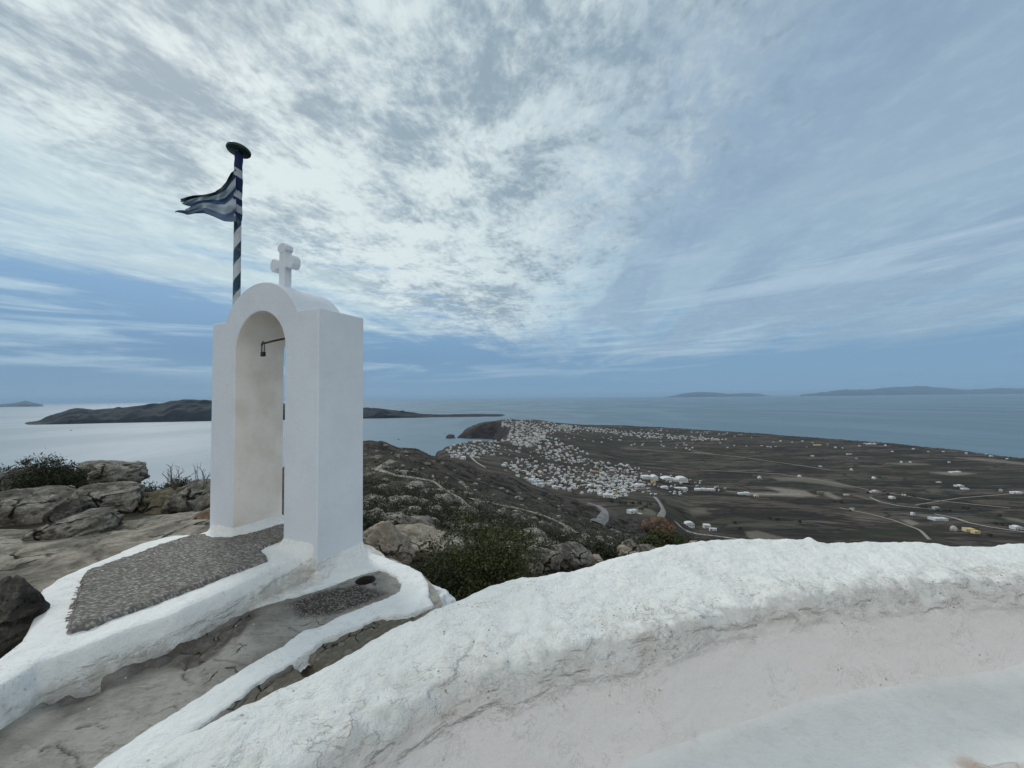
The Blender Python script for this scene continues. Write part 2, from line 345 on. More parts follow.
def pebble_mat():
    m, T, b = newmat('pebble_paving'); b.inputs['Roughness'].default_value = .9; b.inputs['Specular IOR Level'].default_value = .15
    o = T.new('ShaderNodeTexCoord').outputs['Object']; w = T.noise(o, 7, 3); o2 = T.vm('ADD', o, T.vm('SCALE', T.new('ShaderNodeTexNoise', {'Vector': o, 'Scale': 9.0}).outputs[1], scale=.06))
    ow = T.vm('MULTIPLY', o2, (1, 1.9, 1))
    v = T.new('ShaderNodeTexVoronoi', {'Vector': ow, 'Scale': 26.0}); n2 = T.noise(o, 34, 5, .65); n1 = T.noise(o, 1.6, 4)
    hsv = T.new('ShaderNodeSeparateColor', {0: v.outputs[1]}).outputs[0]
    c = T.mix(hsv, (.28, .275, .255), (.44, .43, .40)); c = T.mix(T.ss(n1, .35, .7, 0, .5), c, (.26, .24, .21))
    c = T.mix(T.ss(v.outputs[0], .34, .66, 0, .8), c, (.09, .082, .073)); c = T.mix(T.ss(n2, .5, .75, 0, .5), c, (.36, .35, .33))
    sp = T.new('ShaderNodeTexVoronoi', {'Vector': o, 'Scale': 6.5}); c = T.mix(T.ss(sp.outputs[0], .06, .045), c, (.7, .72, .7))
    T.l.new(c, b.inputs['Base Color'])
    bump(T, b, T.m('ADD', T.ss(v.outputs[0], .7, .0), T.m('MULTIPLY', n2, .6)), .02)
    return m
M_peb = pebble_mat()
def leafmat(name, a, b_):
    m, T, b = newmat(name); b.inputs['Roughness'].default_value = .7; b.inputs['Specular IOR Level'].default_value = .2
    g = T.new('ShaderNodeNewGeometry').outputs['Random Per Island']
    T.l.new(T.mix(g, a, b_), b.inputs['Base Color']); return m
M_leaf = leafmat('shrub_leaf', (.026, .034, .012), (.085, .095, .032))
M_leafd = leafmat('dark_leaf', (.022, .028, .014), (.055, .06, .030))
M_scrub = leafmat('scrub_leaf', (.012, .015, .008), (.042, .044, .024))
M_twig = simple('dry_twig', (.10, .08, .06), .9)
# ================================================================ STRUCTURE: sea
def sea():
    m, T, b = newmat('sea_water')
    g = T.new('ShaderNodeNewGeometry').outputs['Position']
    n = T.noise(T.vm('MULTIPLY', g, (1, .45, 1)), .0012, 5, .6, .4)
    b.inputs['Base Color'].default_value = (.115, .185, .24, 1); b.inputs['IOR'].default_value = 1.33
    b.inputs['Specular IOR Level'].default_value = .5
    T.l.new(T.ss(n, .38, .62, .40, .55), b.inputs['Roughness'])
    w = T.noise(g, .06, 6, .7); w2 = T.noise(g, .012, 4, .6)
    bump(T, b, T.m('ADD', w, T.m('MULTIPLY', w2, 1.5)), 2.2, .8)
    v = []; f = []
    xs = np.concatenate([-np.geomspace(190000, 500, 18), [0], np.geomspace(500, 190000, 18)])
    ys = np.concatenate([[-190000, -20000, -3000, 0], np.geomspace(500, 190000, 22)])
    X, Y = np.meshgrid(xs, ys)
    o = mesh_np('sea', np.stack([X.ravel(), Y.ravel(), np.full(X.size, -230.0)], 1), grid_faces(len(ys), len(xs)), m, smooth=False)
    tag(o, kind='structure')
sea()
# ================================================================ STRUCTURE: terrain
def Z(px, Y, py): return ray(px, py)[1]*Y
PROF = {  # px : [(depth, image row) or (depth, z, 'z')]
 -900: [(1,-1.9,'z'),(5,-1.9,'z'),(7,-2.4,'z'),(10,-7,'z'),(30,-50,'z'),(150,-240,'z'),(4500,-240,'z')],
 0:   [(1,-1.9,'z'),(4,-1.75,'z'),(6.5,-1.8,'z'),(9,-2.5,'z'),(12,-6,'z'),(30,-40,'z'),(150,-240,'z'),(4500,-240,'z')],
 212: [(1,-1.95,'z'),(4,-1.9,'z'),(6,-1.75,'z'),(8,-2.3,'z'),(12,-5,'z'),(30,-30,'z'),(150,-240,'z'),(4500,-240,'z')],
 250: [(1,-2.4,'z'),(5,-2.4,'z'),(8,-2.6,'z'),(14,-5,'z'),(40,-16,'z'),(120,-40,'z'),(260,-80,'z'),(450,-240,'z'),(4500,-240,'z')],
 283: [(1,-2.4,'z'),(5,-2.4,'z'),(8,-2.6,'z'),(18,500),(60,480),(150,468),(260,463),(450,-240,'z'),(4500,-240,'z')],
 330: [(1,-2.4,'z'),(4.3,-2.4,'z'),(6,-2.45,'z'),(10,535),(30,500),(80,470),(160,452),(250,440),(300,-60,'z'),(450,-240,'z'),(4500,-240,'z')],
 364: [(1,-2.4,'z'),(4.3,-2.4,'z'),(5,-2.3,'z'),(8,543),(18,518),(35,500),(82,473),(160,452),(250,437.5),(300,-60,'z'),(450,-240,'z'),(4500,-240,'z')],
 382: [(1,-2.4,'z'),(4.3,-2.4,'z'),(5,-2.4,'z'),(8,545),(18,520),(35,500),(82,473),(140,455),(260,438.5),(320,-70,'z'),(470,-240,'z'),(4500,-240,'z')],
 405: [(1,-2.4,'z'),(4.0,-2.4,'z'),(5,-2.5,'z'),(8,547),(18,522),(35,502),(82,476),(170,458),(290,446),(330,-70,'z'),(480,-240,'z'),(4500,-240,'z')],
 418: [(1,-2.4,'z'),(4.0,-2.4,'z'),(5,-2.6,'z'),(8,549),(18,524),(35,504),(82,479),(170,462),(290,449),(340,-75,'z'),(500,-240,'z'),(4500,-240,'z')],
 432: [(1,-2.0,'z'),(3.4,-1.95,'z'),(4.6,-2.6,'z'),(8,552),(18,527),(35,507),(82,482),(170,467),(300,454.5),(380,-75,'z'),(600,-110,'z'),(850,-125,'z'),(1200,-140,'z'),(4500,-140,'z')],
 446: [(1,-2.0,'z'),(3.4,-2.1,'z'),(4.6,-2.7,'z'),(8,555),(18,531),(35,512),(82,488),(170,473),(300,457),(380,-80,'z'),(600,460.5),(1000,448),(1200,-140,'z'),(4500,-140,'z')],
 456: [(1,-2.0,'z'),(3.4,-2.2,'z'),(4.6,-2.75,'z'),(8,557),(18,534),(35,515),(82,493),(170,478),(310,460.5),(380,-85,'z'),(600,462),(900,450),(1150,443.5),(2240,436),(4500,-140,'z')],
 470: [(1,-2.0,'z'),(3.4,-2.2,'z'),(4.6,-2.8,'z'),(8,560),(18,538),(35,519),(82,499),(170,483),(315,465),(380,-90,'z'),(600,466),(900,452),(1230,441),(2230,430.5),(2500,-150,'z'),(4500,-150,'z')],
 487: [(1,-2.0,'z'),(3.4,-2.25,'z'),(4.6,-2.85,'z'),(8,563),(18,541),(35,522),(82,504),(170,487),(325,470),(400,-100,'z'),(620,469),(900,455),(1270,441),(2220,422.5),(2500,-150,'z'),(4500,-150,'z')],
 502: [(1,-2.0,'z'),(3.5,-2.3,'z'),(4.6,-2.9,'z'),(8,566),(18,545),(35,527),(82,507),(170,490),(330,473.5),(400,-105,'z'),(620,472),(900,457),(1300,441),(1800,431),(2250,419.5),(2500,-150,'z'),(4500,-150,'z')],
 512: [(1,-2.0,'z'),(3.5,-2.3,'z'),(4.6,-2.9,'z'),(8,568),(18,548),(35,530),(82,510),(170,493),(335,477),(400,-108,'z'),(620,475),(900,459),(1300,442),(1800,430),(2350,418.3),(2600,-150,'z'),(4500,-150,'z')],
 534: [(1,-2.0,'z'),(3.6,-2.4,'z'),(5,-3.1,'z'),(9,568),(18,553),(35,536),(82,517),(170,500),(340,487),(410,-120,'z'),(640,484),(900,465),(1300,446),(1800,431),(2450,420.5),(2700,-155,'z'),(4500,-160,'z')],
 556: [(1,-2.0,'z'),(3.7,-2.4,'z'),(5,-3.2,'z'),(9,570),(18,556),(35,542),(82,524),(170,508),(335,493),(400,-122,'z'),(640,491),(900,469),(1300,450),(1900,432),(2600,422.5),(2900,-190,'z'),(4500,-190,'z')],
 575: [(1,-2.0,'z'),(3.8,-2.4,'z'),(5,-3.3,'z'),(9,572),(18,558),(35,546),(82,531),(170,515),(325,499),(390,-124,'z'),(640,495),(900,474),(1300,454),(1900,435),(2800,424),(3100,-215,'z'),(4500,-215,'z')],
 597: [(1,-2.0,'z'),(3.8,-2.4,'z'),(5,-3.3,'z'),(9,573),(18,559),(35,549),(82,537),(170,523),(260,516),(320,509.5),(380,-128,'z'),(480,512),(560,505),(800,480),(1300,456),(1900,439),(3000,424.5),(3300,-222,'z'),(4500,-222,'z')],
 625: [(1,-2.0,'z'),(3.8,-2.5,'z'),(5,-3.4,'z'),(9,574),(18,557),(35,549),(60,545),(150,534),(300,521),(400,516),(560,503),(800,485),(1300,461),(1900,444),(2800,426.5),(3100,-222,'z'),(4500,-222,'z')],
 655: [(1,-2.0,'z'),(3.8,-2.5,'z'),(5,-3.4,'z'),(9,572),(18,554),(35,550),(60,548),(150,537),(300,525),(420,518),(600,503),(800,487),(1300,463),(1900,447),(2900,428),(4500,-222,'z')],
 690: [(1,-2.0,'z'),(3.8,-2.5,'z'),(5,-3.4,'z'),(9,575),(18,553),(35,552),(60,566),(150,560),(300,549),(440,540),(576,529),(700,505),(900,487),(1300,466),(1900,449),(2650,429.5),(4500,-222,'z')],
 740: [(1,-2.0,'z'),(3.8,-2.5,'z'),(5,-3.4,'z'),(9,590),(20,600),(100,620),(300,570),(440,548),(600,521),(800,498),(1100,475),(1600,454),(2500,432),(4500,-222,'z')],
 800: [(1,-2.0,'z'),(3.8,-2.5,'z'),(5,-3.4,'z'),(9,600),(20,600),(100,620),(300,575),(450,547),(600,522),(800,499),(1100,475),(1600,454),(2200,436.5),(4500,-222,'z')],
 880: [(1,-2.0,'z'),(3.8,-2.5,'z'),(5,-3.4,'z'),(9,600),(20,600),(100,630),(300,585),(450,552),(600,528),(800,502),(1100,478),(1500,456),(1900,440.5),(4500,-222,'z')],
 960: [(1,-2.0,'z'),(3.8,-2.5,'z'),(5,-3.4,'z'),(9,600),(20,600),(100,640),(300,590),(480,550),(600,530),(800,504),(1100,480),(1350,464),(1580,450.5),(4500,-222,'z')],
 1024:[(1,-2.0,'z'),(3.8,-2.5,'z'),(5,-3.4,'z'),(9,600),(20,600),(100,640),(300,590),(500,548),(650,526),(800,506),(1100,479),(1360,459),(4500,-222,'z')],
 1900:[(1,-2.0,'z'),(3.8,-2.5,'z'),(5,-3.4,'z'),(20,-12,'z'),(100,-60,'z'),(300,-140,'z'),(500,-185,'z'),(800,-215,'z'),(4500,-222,'z')],
}
RIM = [(-300,-200),(-300,900),(ray(425,450)[0]*560,560)]+[(ray(p,445)[0]*Yd, Yd) for p, Yd in
  [(436,800),(440,860),(446,1000),(455,1150),(465,1230),(480,1270),(497,1300),(506,1500),(509,1800),(505,2050),(500,2170),(487,2215),(471,2235),(463,2255),(466,2330),(487,2420),(512,2520),(543,2750),(580,2950),(630,2960),(660,2840),(690,2640),(740,2390),(800,2100),(880,1810),(960,1525),(1024,1325),(1120,1110),(1300,830),(1700,540)]]+[(2500,300),(2500,-200)]
NR = 760
def build_terrain():
    cols = sorted(PROF)
    us = np.array([ray(p, 470)[0] for p in cols])
    lY = np.linspace(math.log(1.2), math.log(4300), NR); Ys = np.exp(lY)
    prof = []
    for p in cols:
        a = [(e[0], e[1] if len(e) == 3 else Z(p, e[0], e[1])) for e in PROF[p]]
        prof.append(np.interp(lY, [math.log(t[0]) for t in a], [t[1] for t in a]))
    prof = np.array(prof)
    # smooth each profile a little
    k = np.array([1, 2, 3, 2, 1.]); k /= k.sum()
    prof = np.array([np.convolve(np.pad(r, 2, 'edge'), k, 'valid') for r in prof])
    uc = np.concatenate([np.linspace(-3.2, -1.45, 40, endpoint=False), np.linspace(-1.45, -.42, 110, endpoint=False), np.linspace(-.42, 1.45, 400, endpoint=False), np.linspace(1.45, 3.4, 50)])
    Zg = np.array([np.interp(uc, us, prof[:, i]) for i in range(NR)])   # NR x NC
    U, Yg = np.meshgrid(uc, Ys); X = U*Yg
    # relief
    near = sstep(Yg, 6, 30)*(1-sstep(Yg, 350, 600))
    Zg = Zg + near*(fbm(X/14, Yg/14, 0, 4)*.012*np.minimum(Yg, 220)+fbm(X/3.1, Yg/3.1, 5, 3)*.16*sstep(Yg, 6, 14))
    Zg = Zg - near*sstep(Yg, 60, 200)*np.abs(fbm(X/55, Yg/90, 3, 4))*5.5*(1-sstep(U, .12, .3))
    far = sstep(Yg, 450, 800)
    Zg = Zg + far*fbm(X/160, Yg/160, 2, 4)*3.2
    tn = sstep(Yg, 4.5, 8)*(1-near)*(1-far)
    Zg = Zg + tn*fbm(X*.9, Yg*.9, 1, 5)*.22
    Zg = Zg + (1-sstep(Yg, 4, 10))*fbm(X*3, Yg*3, 1, 4)*.03
    # cut the coast
    sdv = sdpoly(X, Yg, RIM)+fbm(X/70, Yg/70, 8, 4)*22*sstep(Yg, 500, 1000)
    w = np.where(U < .16, 55.0, 22.0)
    t = np.clip(-sdv/w, 0, 1); t = np.where(Yg > 420, t, 0)
    t = t**.8
    Zg = Zg*(1-t)+(-240)*t + np.where((t > .02) & (t < .98), fbm(X/16, Yg/30, 4, 4)*7*np.sin(pi*np.clip(t, 0, 1)), 0)
    Zg = np.where(Yg > 420, np.where(sdv > 0, np.maximum(Zg, -226.5), Zg), Zg)
    # masks
    PXc = 512+F*U; PYc = 397.6-(PXc-512)*.0112-F*Zg/Yg      # approximate picture position of every ground point, used to lay out fields
    tan = np.zeros_like(Zg); grn = np.zeros_like(Zg)
    def addp(arr, poly, val, soft=1.0):
        sel = (PXc > min(p[0] for p in poly)-5) & (PXc < max(p[0] for p in poly)+5) & (Yg > 350) & (sdv > -5)
        s = sdpoly(PXc[sel]+vnoise(X[sel]/30, Yg[sel]/30)*1.5, PYc[sel], poly); a = arr[sel]; arr[sel] = np.maximum(a, val*sstep(s, -soft, soft))
    for poly, val in [
        ([(768,477),(800,476),(825,479),(852,487),(835,486),(800,481),(775,480)], .55),
        ([(762,486),(775,487),(800,490),(812,495),(795,496),(765,494),(778,491)], 1.0),
        ([(740,492),(765,491),(800,494),(815,494),(812,496),(765,495),(745,494.5)], .8),
        ([(817,491),(825,491),(832,495),(838,498),(830,498),(820,494)], .9),
        ([(845,493),(852,494),(880,500),(886,502),(860,498)], .6),
        ([(893,518),(903,518),(914,522),(905,524)], .9),
        ([(992,515),(1010,517),(1024,521),(1024,523),(1000,518)], .7),
        ([(740,530),(752,529),(775,535),(790,541),(770,543),(745,538)], .6),
        ([(950,457),(975,457.5),(1000,460),(1024,463),(1024,465),(985,461)], .7),
        ([(882,462.8),(905,462.5),(925,464),(905,464.5)], .8),
        ([(925,472),(950,471),(972,473),(950,474.5)], 1.0),
        ([(690,450),(700,451),(712,454),(695,453)], .5),
        ([(680,509),(700,508),(708,513),(690,514)], .35),
        ([(628,507),(640,505),(655,512),(648,516),(635,514)], .6),
        ([(888,512),(905,513),(925,517),(940,516),(915,513)], .5)]: addp(tan, poly, val)
    for poly in [[(755,454),(785,455),(820,462),(870,468),(900,474),(860,472),(800,465),(760,458)], [(770,484),(800,485),(840,490),(860,493),(830,494),(800,489)],
                 [(880,460),(1024,470),(1024,485),(960,485),(900,478)], [(840,530),(900,520),(940,525),(930,540),(860,538)], [(560,440),(600,437),(640,442),(600,452),(570,452)], [(600,500),(640,500),(700,520),(690,540),(640,535)]]:
        addp(grn, poly, 1.0, 3.0)
    cliff = np.clip(t*4, 0, 1)*(Yg > 420)
    slope = (1-sstep(Yg, 380, 520))*sstep(Yg, 5, 9)*sstep(U, -.75, -.5)
    darkr = sstep(Yg, 130, 200)*(1-sstep(Yg, 380, 480))
    f = grid_faces(NR, len(uc))
    # drop the far seabed
    keep = ~(Zg < -238.5).ravel(); f = f[keep[f].any(1)]
    co = np.stack([X.ravel(), Yg.ravel(), Zg.ravel()], 1)
    at = {'tan': tan.ravel(), 'green': grn.ravel(), 'cliff': cliff.ravel(), 'slope': slope.ravel(), 'darkridge': darkr.ravel()}
    co, f, at = compact(co, f, at)
    # material
    m, T, b = newmat('island_ground'); b.inputs['Roughness'].default_value = .95; b.inputs['Specular IOR Level'].default_value = .1
    P = T.new('ShaderNodeNewGeometry').outputs['Position']
    Pf = T.vm('MULTIPLY', P, (.33, 1, .0))
    n1 = T.noise(Pf, .012, 6, .6, .6); n2 = T.noise(Pf, .045, 6, .65, .3); n3 = T.noise(P, .35, 4, .6)
    rot = T.new('ShaderNodeMapping', {'Vector': P, 'Rotation': (0, 0, R(-12)), 'Scale': (.0045, .018, 0)}).outputs[0]
    vor = T.new('ShaderNodeTexVoronoi', {'Vector': rot, 'Scale': 1.0}); fld = T.new('ShaderNodeSeparateColor', {0: vor.outputs[1]}).outputs[0]
    n5 = T.noise(T.vm('MULTIPLY', P, (.25, 1, 0)), .022, 6, .65, .5)
    c = T.mix(T.ss(n1, .44, .56), (.038, .031, .026), (.090, .073, .060)); c = T.mix(T.ss(n5, .53, .58, 0, .8), c, (.022, .022, .017)); c = T.mix(T.ss(n5, .44, .39, 0, .6), c, (.15, .128, .105))
    c = T.mix(T.ss(fld, .55, .62, 0, .55), c, (.052, .055, .038))
    c = T.mix(T.ss(fld, .85, .88, 0, .5), c, (.12, .105, .085))
    n4 = T.noise(T.vm('MULTIPLY', P, (.22, 1, 0)), .11, 5, .7, .3)
    c = T.mix(T.ss(n2, .52, .60, 0, .8), c, (.020, .020, .016)); c = T.mix(T.ss(n4, .55, .64, 0, .8), c, (.016, .016, .013)); c = T.mix(T.ss(n4, .40, .33, 0, .55), c, (.13, .115, .095))
    c = T.mix(T.ss(n2, .40, .33, 0, .4), c, (.115, .10, .083))
    ve = T.new('ShaderNodeTexVoronoi', {'Vector': T.vm('ADD', rot, T.vm('SCALE', T.new('ShaderNodeTexNoise', {'Vector': Pf, 'Scale': .02}).outputs[1], scale=.35)), 'Scale': 1.6}, feature='DISTANCE_TO_EDGE')
    c = T.mix(T.ss(ve.outputs[0], .045, .015, 0, .75), c, (.018, .018, .015))
    c = T.mix(T.m('MULTIPLY', attr(T, 'green'), .45), c, (.036, .038, .024))
    c = T.mix(T.m('MULTIPLY', attr(T, 'tan'), T.ss(n3, .3, .6, .55, .9)), c, (.25, .225, .185))
    # hillside scrub and soil
    s1 = T.noise(P, .16, 6, .65, .4); s2 = T.noise(P, .8, 6, .7); s3 = T.noise(P, 3.5, 4, .7)
    h = T.mix(T.ss(s1, .40, .60), (.024, .022, .017), (.070, .060, .047))
    sm = T.noise(P, .42, 5, .65, .5); h = T.mix(T.ss(sm, .46, .41, 0, .7), h, (.10, .088, .070)); h = T.mix(T.ss(s2, .50, .58, 0, .9), h, (.022, .025, .015)); h = T.mix(T.m('MULTIPLY', T.ss(s2, .43, .36), T.ss(s1, .44, .54)), h, (.27, .24, .195)); h = T.mix(T.ss(sm, .54, .60, 0, .8), h, (.020, .022, .014))
    h = T.mix(T.ss(s3, .5, .7, 0, .5), h, (.05, .046, .035))
    dk = T.mix(T.ss(T.noise(P, .09, 6, .7, .5), .44, .56), (.012, .011, .010), (.060, .050, .042)); dk = T.mix(T.ss(sm, .56, .64, 0, .6), dk, (.13, .115, .10)); h = T.mix(attr(T, 'darkridge'), h, dk)
    c = T.mix(attr(T, 'slope'), c, h)
    cf = T.noise(T.vm('MULTIPLY', P, (1, 1, 3)), .03, 6, .65); cc = T.mix(T.ss(cf, .4, .62), (.022, .019, .022), (.052, .042, .042))
    c = T.mix(attr(T, 'cliff'), c, cc)
    T.l.new(c, b.inputs['Base Color'])
    bump(T, b, T.m('ADD', s2, s3), .12, .5)
    o = mesh_np('terrain', co, f, m, attrs=at); tag(o, kind='structure')
    return uc, Ys, Zg
UC, YS, ZG = build_terrain()
VG = ZG/YS[:, None]
def ground(x, y):
    u = x/y; i = np.clip(np.searchsorted(UC, u)-1, 0, len(UC)-2); fu = (u-UC[i])/(UC[i+1]-UC[i])
    r = np.clip(np.searchsorted(YS, y)-1, 0, NR-2); fr = (y-YS[r])/(YS[r+1]-YS[r])
    return (ZG[r, i]*(1-fu)+ZG[r, i+1]*fu)*(1-fr)+(ZG[r+1, i]*(1-fu)+ZG[r+1, i+1]*fu)*fr
def hit(px, py, ymin=4.0):
    u, v = ray(px, py); i = int(np.clip(np.searchsorted(UC, u)-1, 0, len(UC)-2)); fu = (u-UC[i])/(UC[i+1]-UC[i])
    col = VG[:, i]*(1-fu)+VG[:, i+1]*fu
    r0 = int(np.searchsorted(YS, ymin)); ok = np.nonzero(col[r0:] >= v)[0]
    if not len(ok): return None
    r = r0+ok[0]
    if r > r0:
        a, b = col[r-1], col[r]; t = (v-a)/(b-a+1e-12); Y = YS[r-1]+(YS[r]-YS[r-1])*t
    else: Y = YS[r]
    return u*Y, Y, v*Y
# ground under and behind the viewpoint
def background():
    xs = np.linspace(-60, 60, 61); ys = np.linspace(-60, 1.3, 32); X, Y = np.meshgrid(xs, ys)
    Zz = -2.05-np.maximum(np.abs(X)-5, 0)*.35-np.maximum(-Y-4, 0)*.12+fbm(X/3, Y/3, 0, 3)*.1
    o = mesh_np('hillside', np.stack([X.ravel(), Y.ravel(), Zz.ravel()], 1), grid_faces(len(ys), len(xs)), M_slab); tag(o, kind='structure')
background()
# far islands -----------------------------------------------------
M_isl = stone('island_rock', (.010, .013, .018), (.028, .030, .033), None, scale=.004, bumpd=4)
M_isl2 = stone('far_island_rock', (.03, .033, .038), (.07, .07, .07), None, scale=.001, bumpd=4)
def island(name, outl, Yf, depth, amp, mat, sea=-230, cliffy=.35, n=260, m=60):
    pxs = np.linspace(outl[0][0], outl[-1][0], n); pys = np.interp(pxs, [o[0] for o in outl], [o[1] for o in outl])
    co = []
    for i, (p, q) in enumerate(zip(pxs, pys)):
        Y0 = np.interp(p, [a[0] for a in Yf], [a[1] for a in Yf]); u, _ = ray(p, q)
        e = min(1, (i+1)/10, (n-i)/10)
        for j in range(m):
            s = j/(m-1); Yj = Y0+(s-.0)*depth
            Yr = Y0+.42*depth; top = ray(p, q)[1]*Yr
            hh = top-sea
            pr = (min(1, (s/.42))**cliffy if s < .42 else max(0, 1-((s-.42)/.58))**.8)
            co.append((u*Yj, Yj, sea-8+(hh+8)*pr))
    co = np.array(co); rel = (co[:, 2]-sea+8); mx = rel.max()
    co[:, 2] += fbm(co[:, 0]/(depth*.12), co[:, 1]/(depth*.12), 1, 5)*amp*np.clip(rel/60, 0, 1)*np.where(np.tile(np.linspace(0, 1, m), n) < .36, 1, .25)
    o = mesh_np(name, co, grid_faces(n, m), mat); return tag(o, kind='structure')
island('hills', [(18,424.5),(26,423),(42,420),(55,414),(70,409.5),(76,408),(95,409.5),(120,407.5),(140,405.5),(165,402.5),(176,400.3),(182,399),(196,399.8),(212,400.3),(250,401.5),(300,403.5),(363,407),(385,409),(405,411.5),(425,414),(440,414.5),(470,414.0),(500,414.3),(507,415.6)],
       [(20,4000),(100,4200),(212,4450),(363,4600),(420,4650),(510,4700)], 900, 45, M_isl, cliffy=.42)
island('hills', [(-20,404.8),(0,404.2),(14,403),(26,400.5),(34,402.8),(43,404.6)], [(-20,24000),(43,24000)], 4000, 40, M_isl2, n=60, m=30)
island('hills', [(800,394.9),(812,393.6),(828,392),(848,389.6),(868,390.1),(895,386.9),(922,385.9),(949,388.3),(972,390),(999,388.8),(1024,388.4),(1080,387),(1180,392),(1200,394)], [(800,46000),(1200,46000)], 8000, 260, M_isl2, n=160, m=40)
island('hills', [(664,397),(672,396),(684,393.4),(700,391.8),(717,392.5),(727,393.8),(745,393.3),(757,393.4),(776,396.8)], [(672,55000),(780,55000)], 6000, 160, M_isl2, n=80, m=30)
# rocks ----------------------------------------------------------
def rock_mesh(seed, sx, sy, sz, sub=5, rough=.10, planes=8, strata=0.0):
    bm = bmesh.new(); bmesh.ops.create_icosphere(bm, subdivisions=sub, radius=1.0)
    co = np.array([v.co[:] for v in bm.verts]); fs = np.array([[v.index for v in f.verts] for f in bm.faces]); bm.free()
    r = np.random.default_rng(seed)
    for _ in range(planes):
        n = r.normal(size=3); n /= np.linalg.norm(n); d = r.uniform(.62, .92); k = co@n
        co = co-np.outer(np.maximum(0, k-d)*.93, n)
    s = seed*3.3
    q = 1+rough*1.6*fbm(co[:, 0]*1.6+s, co[:, 1]*1.6, co[:, 2]*1.6, 3)[:, None]+rough*.55*fbm(co[:, 0]*6+s, co[:, 1]*6, co[:, 2]*6, 4)[:, None]
    co = co*q
    cr = np.abs(fbm(co[:, 0]*2.2+s+9, co[:, 1]*2.2, co[:, 2]*4.5, 3)); co *= (1-rough*.9*sstep(.07-cr, 0, .07))[:, None]
    return co*np.array([sx, sy, sz]), fs
def boulder(name, cx, cy, w, h, Y, mat, label, seed, cat='boulder', depth=.9, rot=0.0, sub=5, group=None, sink=0.0, rough=.15):
    x, y, z = pt(cx, cy, Y); sx = w/F*Y/2*1.1; sz = h/F*Y/2*1.1
    co, fs = rock_mesh(seed, sx, (sx+sz)/2*depth*1.2, sz, sub, rough)
    a = rot; c2, s2 = cos(a), sin(a); co = np.stack([co[:, 0]*c2+co[:, 2]*s2, co[:, 1], -co[:, 0]*s2+co[:, 2]*c2], 1)
    o = mesh_np(name, co, fs, mat); o.location = (x, y+sx*.3, z-sink)
    return tag(o, label, cat, group)
B = boulder
B('boulder',103,478,66,32,8.2,M_grey,'large rounded grey boulder on the skyline above the other left rocks',1)
B('boulder',98,503,66,36,6.2,M_grey,'pale topped boulder with a dark hollow beneath, right below the skyline boulder',2,rot=.05)
B('boulder',20,519,84,54,5.9,M_grey,'broad craggy grey boulder at the left edge below the left bush',3)
B('boulder',44,541,92,36,4.7,M_grey,'long wedge shaped grey rock lying lowest on the flat rock ledge',4,rot=-.28)
B('boulder',2,494,70,40,8.0,M_dark,'dark boulder at far left edge beside the left bush',5)
B('boulder',66,520,30,34,5.7,M_dark,'small blocky dark stone wedged between the two big left boulders',6)
B('boulder',148,520,62,50,6.6,M_moss,'mossy brown boulder with yellowish lichen between the grey boulders and the pale rock',7)
B('boulder',192,506,58,42,6.3,M_grey,'speckled grey rock leaning up against the left foot of the bell arch',8,rot=-.35)
B('boulder',202,521,34,18,5.25,M_brown,'smooth brown rock wedged beside the left foot of the bell arch',9,rot=-.4,rough=.05)
B('boulder',207,526,22,6,4.95,M_grey,'small flat pale stone just in front of the brown rock',10,cat='stone')
B('boulder',-10,624,60,76,2.75,M_dark,'dark jagged rock below the ledge at the lower left edge',11,depth=.6)
B('boulder',116,540,36,14,5.4,M_dark,'low dark rock in the shadow under the pale topped boulder',12)
B('boulder',384,550,54,46,5.2,M_tan,'smooth tan boulder directly behind the right foot of the bell arch',13,rot=.35)
B('boulder',414,549,66,32,6.3,M_tan,'long low tan boulder between the arch boulder and the green shrub',14,rot=.1)
B('boulder',541,562,40,24,8.5,M_grey,'rounded grey boulder just right of the green shrub',15)
B('boulder',571,559,44,26,9.0,M_grey,'widest pale boulder at the wall top beyond the green shrub',16,rot=.15)
B('boulder',597,563,18,12,9.2,M_tan,'small tan boulder right beside the widest pale boulder',17)
B('boulder',631,546,14,10,15,M_grey,'squarish grey stone above the parapet, uppermost of the stone cluster',18,cat='stone')
B('boulder',647,553,20,12,13,M_grey,'wide grey stone of the cluster behind the parapet crest',19,cat='stone')
B('boulder',635,557,9,9,12,M_tan,'smallest tan stone of the cluster behind the parapet crest',20,cat='stone')
B('boulder',622,554,20,12,13,M_tan,'flat tan stone at the left end of the stone cluster',21,cat='stone')
B('boulder',660,529,28,18,62,M_red,'reddish brown outcrop rising from the green slope above the parapet',22,cat='outcrop')
B('boulder',695,547,11,10,7.5,M_tan,'tan stone sticking up behind the parapet crest, left of its middle bump',23,cat='stone')
B('boulder',708,547,9,6,7.5,M_grey,'little grey stone just right of the tan stone on the parapet line',24,cat='stone')
B('boulder',457,502,7,6,60,M_grey,'pale rock beside the footpath on the hillside below the walker',25)
co, fs = rock_mesh(40, 30, 22, 24, 4, .2)
_p = pt(451.2, 438.6, 2230); o = mesh_np('islet', co, fs, M_dark); o.location = (_p[0], _p[1], -231); tag(o, 'small dark rocky islet off the headland cliff', 'islet')
